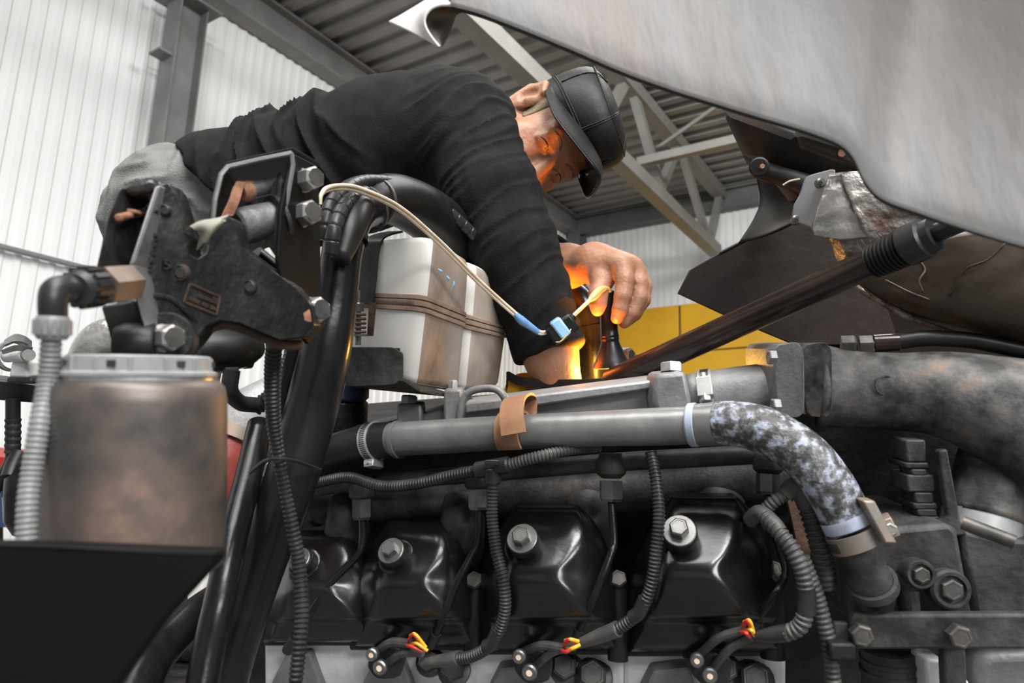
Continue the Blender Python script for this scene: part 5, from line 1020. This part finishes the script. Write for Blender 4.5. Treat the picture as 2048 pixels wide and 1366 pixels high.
# head frame: left, forward, up
hL = nrm(cv(.38, -.68, -.63)); hU = cv(.928, .309, .206); hU = nrm(hU - np.dot(hU, hL) * hL); hF = np.cross(hL, hU)
Hc = P(1091, 275, 1.25); HX = (hL, hF, hU)
def hp(l, f, u): return Hc + l * hL + f * hF + u * hU
def U_(f, k=.02): return ('u', k, f)
head = [U_(S_ell(hp(0, -.012, .048), HX, (.076, .096, .086)), .02), U_(S_ell(hp(0, .032, -.03), HX, (.058, .058, .080)), .03),
        U_(S_cone(hp(-.055, -.005, -.055), hp(0, .072, -.098), .022, .020), .03), U_(S_cone(hp(.055, -.005, -.055), hp(0, .072, -.098), .022, .020), .03),
        U_(S_cone(hp(-.040, .078, .026), hp(.040, .078, .026), .012, .012), .018), U_(S_cone(hp(0, .086, .012), hp(0, .112, -.036), .0085, .0125), .012),
        U_(S_cone(hp(-.046, .055, -.028), hp(-.03, .074, -.034), .022, .017), .025), U_(S_cone(hp(.046, .055, -.028), hp(.03, .074, -.034), .022, .017), .025)]
for s in (-1, 1):
    head += [('s', .012, S_ell(hp(s * .032, .100, .004), HX, (.017, .016, .011))), U_(S_ell(hp(s * .032, .076, .003), HX, (.0145, .0145, .0135)), .004),
             U_(S_cone(hp(s * .018, .089, .009), hp(s * .046, .082, .008), .0035, .0035), .006), U_(S_cone(hp(s * .018, .089, -.004), hp(s * .046, .081, -.003), .003, .003), .008),
             U_(S_ell(hp(s * .012, .099, -.042), HX, (.010, .011, .009)), .008), ('s', .003, S_ell(hp(s * .007, .106, -.050), HX, (.004, .006, .005))),
             U_(S_cone(hp(s * .012, .083, .024), hp(s * .046, .078, .026), .005, .004), .008),
             # ears
             U_(S_ell(hp(s * .078, -.008, .000), (nrm(hL + s * .35 * hF), nrm(hF - s * .35 * hL), hU), (.008, .022, .034)), .005),
             ('s', .003, S_ell(hp(s * .086, -.005, .001), HX, (.011, .012, .019))),
             U_(S_cone(hp(s * .083, -.029, .006), hp(s * .084, -.014, .033), .005, .005), .006), U_(S_cone(hp(s * .084, -.014, .033), hp(s * .080, .006, .026), .005, .0045), .006),
             U_(S_cone(hp(s * .083, -.029, .006), hp(s * .080, -.016, -.030), .005, .007), .006), U_(S_cone(hp(s * .078, .004, -.004), hp(s * .077, .004, .004), .006, .005), .004)]
head += [U_(S_cone(hp(-.020, .090, -.064), hp(.020, .090, -.064), .0055, .0055), .007), U_(S_cone(hp(-.018, .089, -.073), hp(.018, .089, -.073), .0065, .0065), .007),
         ('s', .003, S_cone(hp(-.024, .098, -.0685), hp(.024, .098, -.0685), .0022, .0022))]
C7 = P(962, 262, 1.345)
head += [U_(S_cone(hp(0, -.03, -.04), C7, .060, .064), .03)]
Rs, Ls = P(925, 262, 1.20), P(958, 283, 1.53); Lt = nrm(Ls - Rs)
tor = [(362, 425, 1.46, .098), (400, 408, 1.44, .106), (520, 385, 1.42, .108), (640, 350, 1.40, .112), (780, 305, 1.37, .118), (890, 272, 1.355, .112)]
rarm = [(928, 260, 1.20, .088), (985, 395, 1.13, .068), (1030, 500, 1.10, .060), (1068, 600, 1.09, .052), (1098, 700, 1.095, .047), (1112, 755, 1.10, .044)]
larm = [(962, 285, 1.52, .085), (1005, 400, 1.50, .066), (1030, 490, 1.45, .058), (1085, 528, 1.30, .050), (1130, 533, 1.215, .046)]
def chain(L, dr, k, lat=None):
    out = []
    for a, b in zip(L[:-1], L[1:]):
        pa, pb = P(*a[:3]), P(*b[:3])
        for s in ((0,) if lat is None else (-lat, lat)): out.append(U_(S_cone(pa + Lt * s, pb + Lt * s, a[3] + dr, b[3] + dr), k))
    return out
def hand_px(L, k=.006): return [U_(S_cone(P(*a[:3]), P(*b[:3]), rpx(a[3], a[2]), rpx(b[3], b[2])), k) for a, b in zip(L[:-1], L[1:])]
body = list(head)
body += chain(tor, -.02, .05, .075) + chain(rarm, -.012, .03) + chain(larm, -.012, .03)
body += [U_(S_cone(C7, (Rs + Ls) / 2, .065, .09), .04), U_(S_cone(P(1098, 690, 1.095), P(1116, 775, 1.11), .039, .033), .02), U_(S_cone(P(1116, 775, 1.11), P(1128, 830, 1.12), .030, .036), .02)]
for k, (dx, dd, ln) in enumerate(((-26, .02, 70), (-10, .0, 84), (8, -.01, 80), (24, .0, 62))):     # fingers of the hand inside the engine
    a = (1130 + dx * .9, 846, 1.12 + dd, 13); b = (1136 + dx * 1.15, 846 + ln * .55, 1.115 + dd * 1.4, 11); c = (1146 + dx, 846 + ln * .95, 1.13 + dd, 8.5)
    body += hand_px([a, b, c])
body += hand_px([(1108, 812, 1.10, 14), (1094, 846, 1.085, 12), (1098, 872, 1.085, 10)])
# left forearm and the hand round the lamp
body += hand_px([(1085, 528, 1.30, 40), (1140, 532, 1.195, 38), (1188, 526, 1.135, 33)], .02)
body += hand_px([(1188, 524, 1.135, 32), (1236, 528, 1.095, 25)], .02) + hand_px([(1190, 524, 1.14, 30), (1262, 534, 1.105, 23)], .02) + hand_px([(1190, 530, 1.145, 28), (1272, 544, 1.13, 20)], .02)
body += hand_px([(1192, 535, 1.13, 26), (1204, 566, 1.105, 21)], .02)
body += hand_px([(1244, 528, 1.09, 21), (1250, 560, 1.078, 19), (1246, 592, 1.070, 17.5), (1240, 618, 1.070, 15.5), (1234, 636, 1.074, 13)], .004)
body += hand_px([(1268, 536, 1.105, 20), (1278, 566, 1.095, 18.5), (1278, 594, 1.088, 17), (1264, 626, 1.084, 15), (1249, 645, 1.085, 12.5)], .004)
body += hand_px([(1276, 545, 1.125, 18), (1288, 572, 1.120, 16), (1286, 600, 1.115, 15), (1270, 628, 1.112, 13), (1256, 642, 1.110, 11)], .004)
body += hand_px([(1276, 552, 1.145, 16), (1284, 580, 1.14, 13), (1278, 604, 1.136, 12), (1262, 626, 1.13, 10.5)], .004)
body += hand_px([(1203, 560, 1.10, 21), (1196, 590, 1.085, 18), (1196, 608, 1.082, 15.5), (1195, 621, 1.082, 12.5)], .008)
legs = []
for hip, knee, ank in (((335, 455, 1.39), (350, 800, 1.31), (318, 1120, 1.42)), ((340, 450, 1.55), (355, 790, 1.48), (332, 1110, 1.58))):
    legs += [(P(*hip), P(*knee), .098, .066), (P(*knee), P(*ank), .066, .050)]
body += [U_(S_cone(a, b, ra - .018, rb - .016), .03) for a, b, ra, rb in legs]
allp = np.array([P(*q[:3]) for q in tor + rarm + larm] + [hp(0, 0, .13), P(1295, 560, 1.1), P(1150, 930, 1.1)] + [l[1] for l in legs])
sdf_obj('body', body, allp, .13, .0030, 'skin', man, None, 1)
# fingernails
for (x, y, d, r) in ((1235, 635, 1.063, 8.0), (1249, 644, 1.0765, 7.5), (1193, 615, 1.0715, 6.5)):
    obj('fingernail', lathe(P(x, y, d) + FWD * .0025, nrm(-FWD - .25 * UP), [(-.002, rpx(r, d)), (.0005, rpx(r * .95, d)), (.0014, rpx(r * .6, d)), (.0016, rpx(r * .2, d))], 16), 'nail', man, smooth=180)
def skin_f(l, u):
    f = np.linspace(.13, .03, 201); d = ev(head, np.array([hp(l, x, u) for x in f])); k = np.argmax(d < 0); return f[k]
def on_face(l, u, o=0.0): return hp(l, skin_f(l, u) + o, u)
for s in (-1, 1):
    e = obj('eye', lathe(on_face(s * .031, .0015, -.0022), nrm(hF + .25 * s * hL), [(-.004, .0070), (.0, .0068), (.0016, .0050), (.0022, .001)], 20), 'eye_dark', man, smooth=180)
    obj('eyelash', tube([on_face(s * q, u_, -.0004) for q, u_ in ((.017, .0005), (.023, .0045), (.031, .0062), (.039, .0048), (.046, .0))], [.0006, .0011, .0013, .0012, .0006], 6), 'eye_dark', e, smooth=180)
    obj('eyebrow', tube([on_face(s * q, u_, .0) for q, u_ in ((.013, .022), (.022, .0265), (.032, .028), (.042, .0265), (.050, .021))], [.0018, .0026, .0026, .0022, .0012], 8), 'hair', man, smooth=180)
obj('mouth_line', tube([on_face(q, -.0685, -.0006) for q in (-.023, -.012, 0, .012, .023)], .0010, 6), 'eye_dark', man, smooth=180)
# hair below the cap and in front of the ears
def hair_f(p):
    q = (p - Hc) @ np.stack(HX, 1); l, f, u = np.abs(q[:, 0]), q[:, 1], q[:, 2]
    back = np.maximum(f + .022, -(u + .050 + .35 * f)); side = np.maximum.reduce([np.abs(f - .019) - .011 - .15 * (u - .0), -(u + .020), .05 - l])
    nape = np.maximum(np.minimum(back, side), u - .09)
    ear = np.linalg.norm((np.stack([l - .082, f + .010, u], 1)) / np.array([.5, .62, .95]), axis=1) - .034
    return np.maximum(np.maximum(ev(head_core, p) - .0022, nape), -ear)
head_core = [q for i, q in enumerate(head) if i < 8] + head[-1:]
sdf_obj('hair', [('u', .01, hair_f)], np.array([Hc]), .15, .0025, 'hair', man)
# sweater
tdir = nrm(P(890, 272, 1.355) - P(400, 408, 1.44)); adir = nrm(P(1098, 700, 1.095) - P(928, 260, 1.2)); ldir = nrm(P(1085, 528, 1.3) - P(1030, 490, 1.45))
arm_only = chain(rarm, 0, .03)
def fold(p, v):
    da = np.minimum.reduce([q[2](p) for q in arm_only]); w_ = np.clip((.03 - da) / .05, 0, 1)
    near = np.abs(v) < .03; out = np.zeros(len(p)); 
    if not near.any(): return out
    q = p[near]; W1 = w_[near]
    st = q @ tdir; qt = q - st[:, None] * tdir; sa = q @ adir; qa = q - sa[:, None] * adir
    n1 = vnoise(np.column_stack([st * 34 + 3 * vnoise(q * 9), qt[:, 1] * 7 + 40, qt[:, 2] * 7 + 9])); n2 = vnoise(np.column_stack([sa * 66 + qa[:, 0] * 16 + 2.5 * vnoise(q * 14), qa[:, 0] * 8 + 17, qa[:, 1] * 8]))
    r1 = 1 - np.abs(2 * n1 - 1); r2 = 1 - np.abs(2 * n2 - 1)
    back = np.clip((np.dot(P(830, 280, 1.37), tdir) - st) / .10, .15, 1)
    out[near] = -(1 - W1) * back * .020 * (r1 ** 2.2 - .25) - W1 * .011 * (r2 ** 2 - .25)
    return out
def comp(*L): L = list(L); return ('u', .035, lambda p: ev(L, p))
sw = [comp(*chain(tor[1:], .0, .05, .085), U_(S_cone(P(930, 265, 1.28), P(890, 280, 1.22), .09, .09), .05), U_(S_cone(P(450, 375, 1.36), P(450, 375, 1.52), .100, .100), .02), ('c', .008, S_plane(P(405, 318, 1.40), -(RT * .66 + UP * .75)))),
      comp(*chain(rarm, .0, .035), ('c', .004, S_plane(P(1099, 708, 1.095), nrm(adir + cv(0, -.15, 0))))),
      comp(*chain(larm, .0, .035), ('c', .004, S_plane(P(1106, 530, 1.26), nrm(P(1130, 533, 1.215) - P(1085, 528, 1.3))))),
      comp(U_(S_cone(C7, (Rs + Ls) / 2, .074, .10), .04))]
sdf_obj('sweater', sw, allp[:17], .13, .0033, 'sweater', man, fold, 2)
# trousers
def fold2(p, v): n = vnoise(np.column_stack([p[:, 0] * 22, p[:, 1] * 16, p[:, 2] * 34])); return -.011 * (1 - np.abs(2 * n - 1)) ** 1.5
tr_ = [U_(S_cone(P(*a[:3]) + Lt * s, P(*b[:3]) + Lt * s, a[3] - .004, b[3] - .008), .03) for a, b in zip(tor[:2], tor[1:3]) for s in (-.08, .08)] + [U_(S_cone(P(*tor[2][:3]) + Lt * s, P(*tor[3][:3]) + Lt * s, tor[2][3] - .012, tor[3][3] - .016), .02) for s in (-.078, .078)]
tr_ += [U_(S_ell(P(342, 418, 1.39), (RT, UP, FWD), (.078, .095, .085)), .04), U_(S_ell(P(350, 415, 1.54), (RT, UP, FWD), (.078, .095, .085)), .04)]
tr_ += [U_(S_cone(a, b, ra, rb), .04) for a, b, ra, rb in legs] + [('c', .004, S_plane(P(600, 360, 1.40), tdir))]
sdf_obj('trousers', tr_, np.array([P(180, 260, 1.22), P(660, 250, 1.7), P(345, 1130, 1.25), P(345, 1130, 1.66)]), .08, .0045, 'trousers', man, fold2, 1)
fl = [P(366, 376, 1.275), P(388, 348, 1.29), P(440, 346, 1.285), P(444, 384, 1.265)]
obj('pocket_flap', slab(fl, FWD * .02), 'trousers', man, bevel=.003)
obj('belt', tube([P(352, 312, 1.30), P(385, 318, 1.285), P(412, 335, 1.27), P(425, 352, 1.262)], [.008, .010, .010, .008], 10), 'trousers', man)
# boots
for k, (x, d) in enumerate(((318, 1.42), (332, 1.58))):
    an = P(x, 1120 if k == 0 else 1110, d); ft = np.array([an[0], an[1], .94]); tip = ft + np.array([.14, -.03, .035])
    bt = [U_(S_cone(an, ft + np.array([0, 0, .05]), .055, .05), .03), U_(S_cone(ft + np.array([-.03, 0, .045]), tip, .042, .036), .03), ('c', .004, S_plane(ft, -Zv)), ('c', .004, S_plane(an + Zv * .03, Zv))]
    sdf_obj('boot', bt, np.array([an, ft, tip]), .08, .005, 'black_dusty', man)
# cap
lev = [(-.006, .080, .100, -.004), (.02, .0835, .1045, -.004), (.05, .086, .108, -.002), (.085, .0865, .109, .0), (.108, .083, .105, .002), (.122, .073, .093, .003), (.131, .052, .068, .004), (.135, .022, .03, .004)]
V = []; ns_ = 40
for i, (u, rl, rf_, f0) in enumerate(lev):
    for k in range(ns_):
        an = 2 * math.pi * k / ns_; l, f = rl * math.sin(an), rf_ * math.cos(an) + f0
        du = (.030 + .032 * math.cos(an)) * max(0, 1 - i / 3.0); V.append(hp(l, f, u + du))
Fc = [(i * ns_ + k, i * ns_ + (k + 1) % ns_, (i + 1) * ns_ + (k + 1) % ns_, (i + 1) * ns_ + k) for i in range(len(lev) - 1) for k in range(ns_)] + [tuple((len(lev) - 1) * ns_ + k for k in range(ns_))]
cap = obj('cap', G().add(V, Fc), 'cap_leather', man, smooth=180, sub=1, label='black leather peaked cap')
oc = [(-.086, .02, .030), (-.086, .062, .032), (-.075, .116, .037), (-.042, .160, .054), (0, .190, .070), (.042, .160, .054), (.075, .116, .037), (.086, .062, .032), (.086, .02, .030)]
rc = [(-.0835, .015, .032), (-.080, .035, .036), (-.070, .058, .044), (-.042, .090, .058), (0, .1045, .064), (.042, .090, .058), (.070, .058, .044), (.080, .035, .036), (.0835, .015, .032)]
rows = [[hp(*[a_ * (1 - t_) + b_ * t_ for a_, b_ in zip(p_, q_)]) + hU * .010 * math.sin(math.pi * t_) for p_, q_ in zip(rc, oc)] for t_ in (0, .33, .66, 1.0)]
obj('visor', sheet(rows, .003, 4), 'cap_leather', cap, smooth=60)
obj('visor_piping', tube(rows[-1], .0022, 8, 4), 'black_gloss', cap, smooth=180)
def cap_pt(an, u):
    us = [q[0] for q in lev]; rl = np.interp(u, us, [q[1] for q in lev]); rf_ = np.interp(u, us, [q[2] for q in lev]); return hp(rl * math.sin(an), rf_ * math.cos(an), u)
for u in (.052, .056): obj('seam', tube([cap_pt(a_, u + .012 * math.cos(a_)) for a_ in np.linspace(0, 2 * math.pi, 33)], .0011, 6, 2), 'cap_leather', cap, smooth=180)
for a_ in (-.45, -.41, .45, .41, -2.7, 2.7, -1.5, 1.5): obj('seam', tube([cap_pt(a_, u) for u in np.linspace(.06, .131, 9)], .0011, 6, 2), 'cap_leather', cap, smooth=180)
obj('seam', tube([cap_pt(a_, .119) for a_ in np.linspace(0, 2 * math.pi, 33)], .0013, 6, 2), 'cap_leather', cap, smooth=180)
obj('rear_strap', tube([cap_pt(a_, .012 - .010 * math.cos(a_)) for a_ in np.linspace(2.3, 3.98, 9)], .006, 8), 'black_gloss', cap, smooth=180)
# work platform under the boots
t = thing('work_platform', 'dark steel work platform under the mechanic', 'platform', np.array([P(320, 1130, 1.5)[0], P(320, 1130, 1.5)[1], 0]))
pc_ = P(325, 1120, 1.5); pc_ = np.array([pc_[0], pc_[1], .92])
obj('deck', box(pc_, _X, [0, 1, 0], Zv, .30, .26, .02), 'black_dusty', t, smooth=0)
for sx in (-1, 1):
    for sy in (-1, 1): obj('leg', box(pc_ * np.array([1, 1, 0]) + np.array([sx * .27, sy * .23, .45]), _X, [0, 1, 0], Zv, .02, .02, .45), 'black_dusty', t, smooth=0)
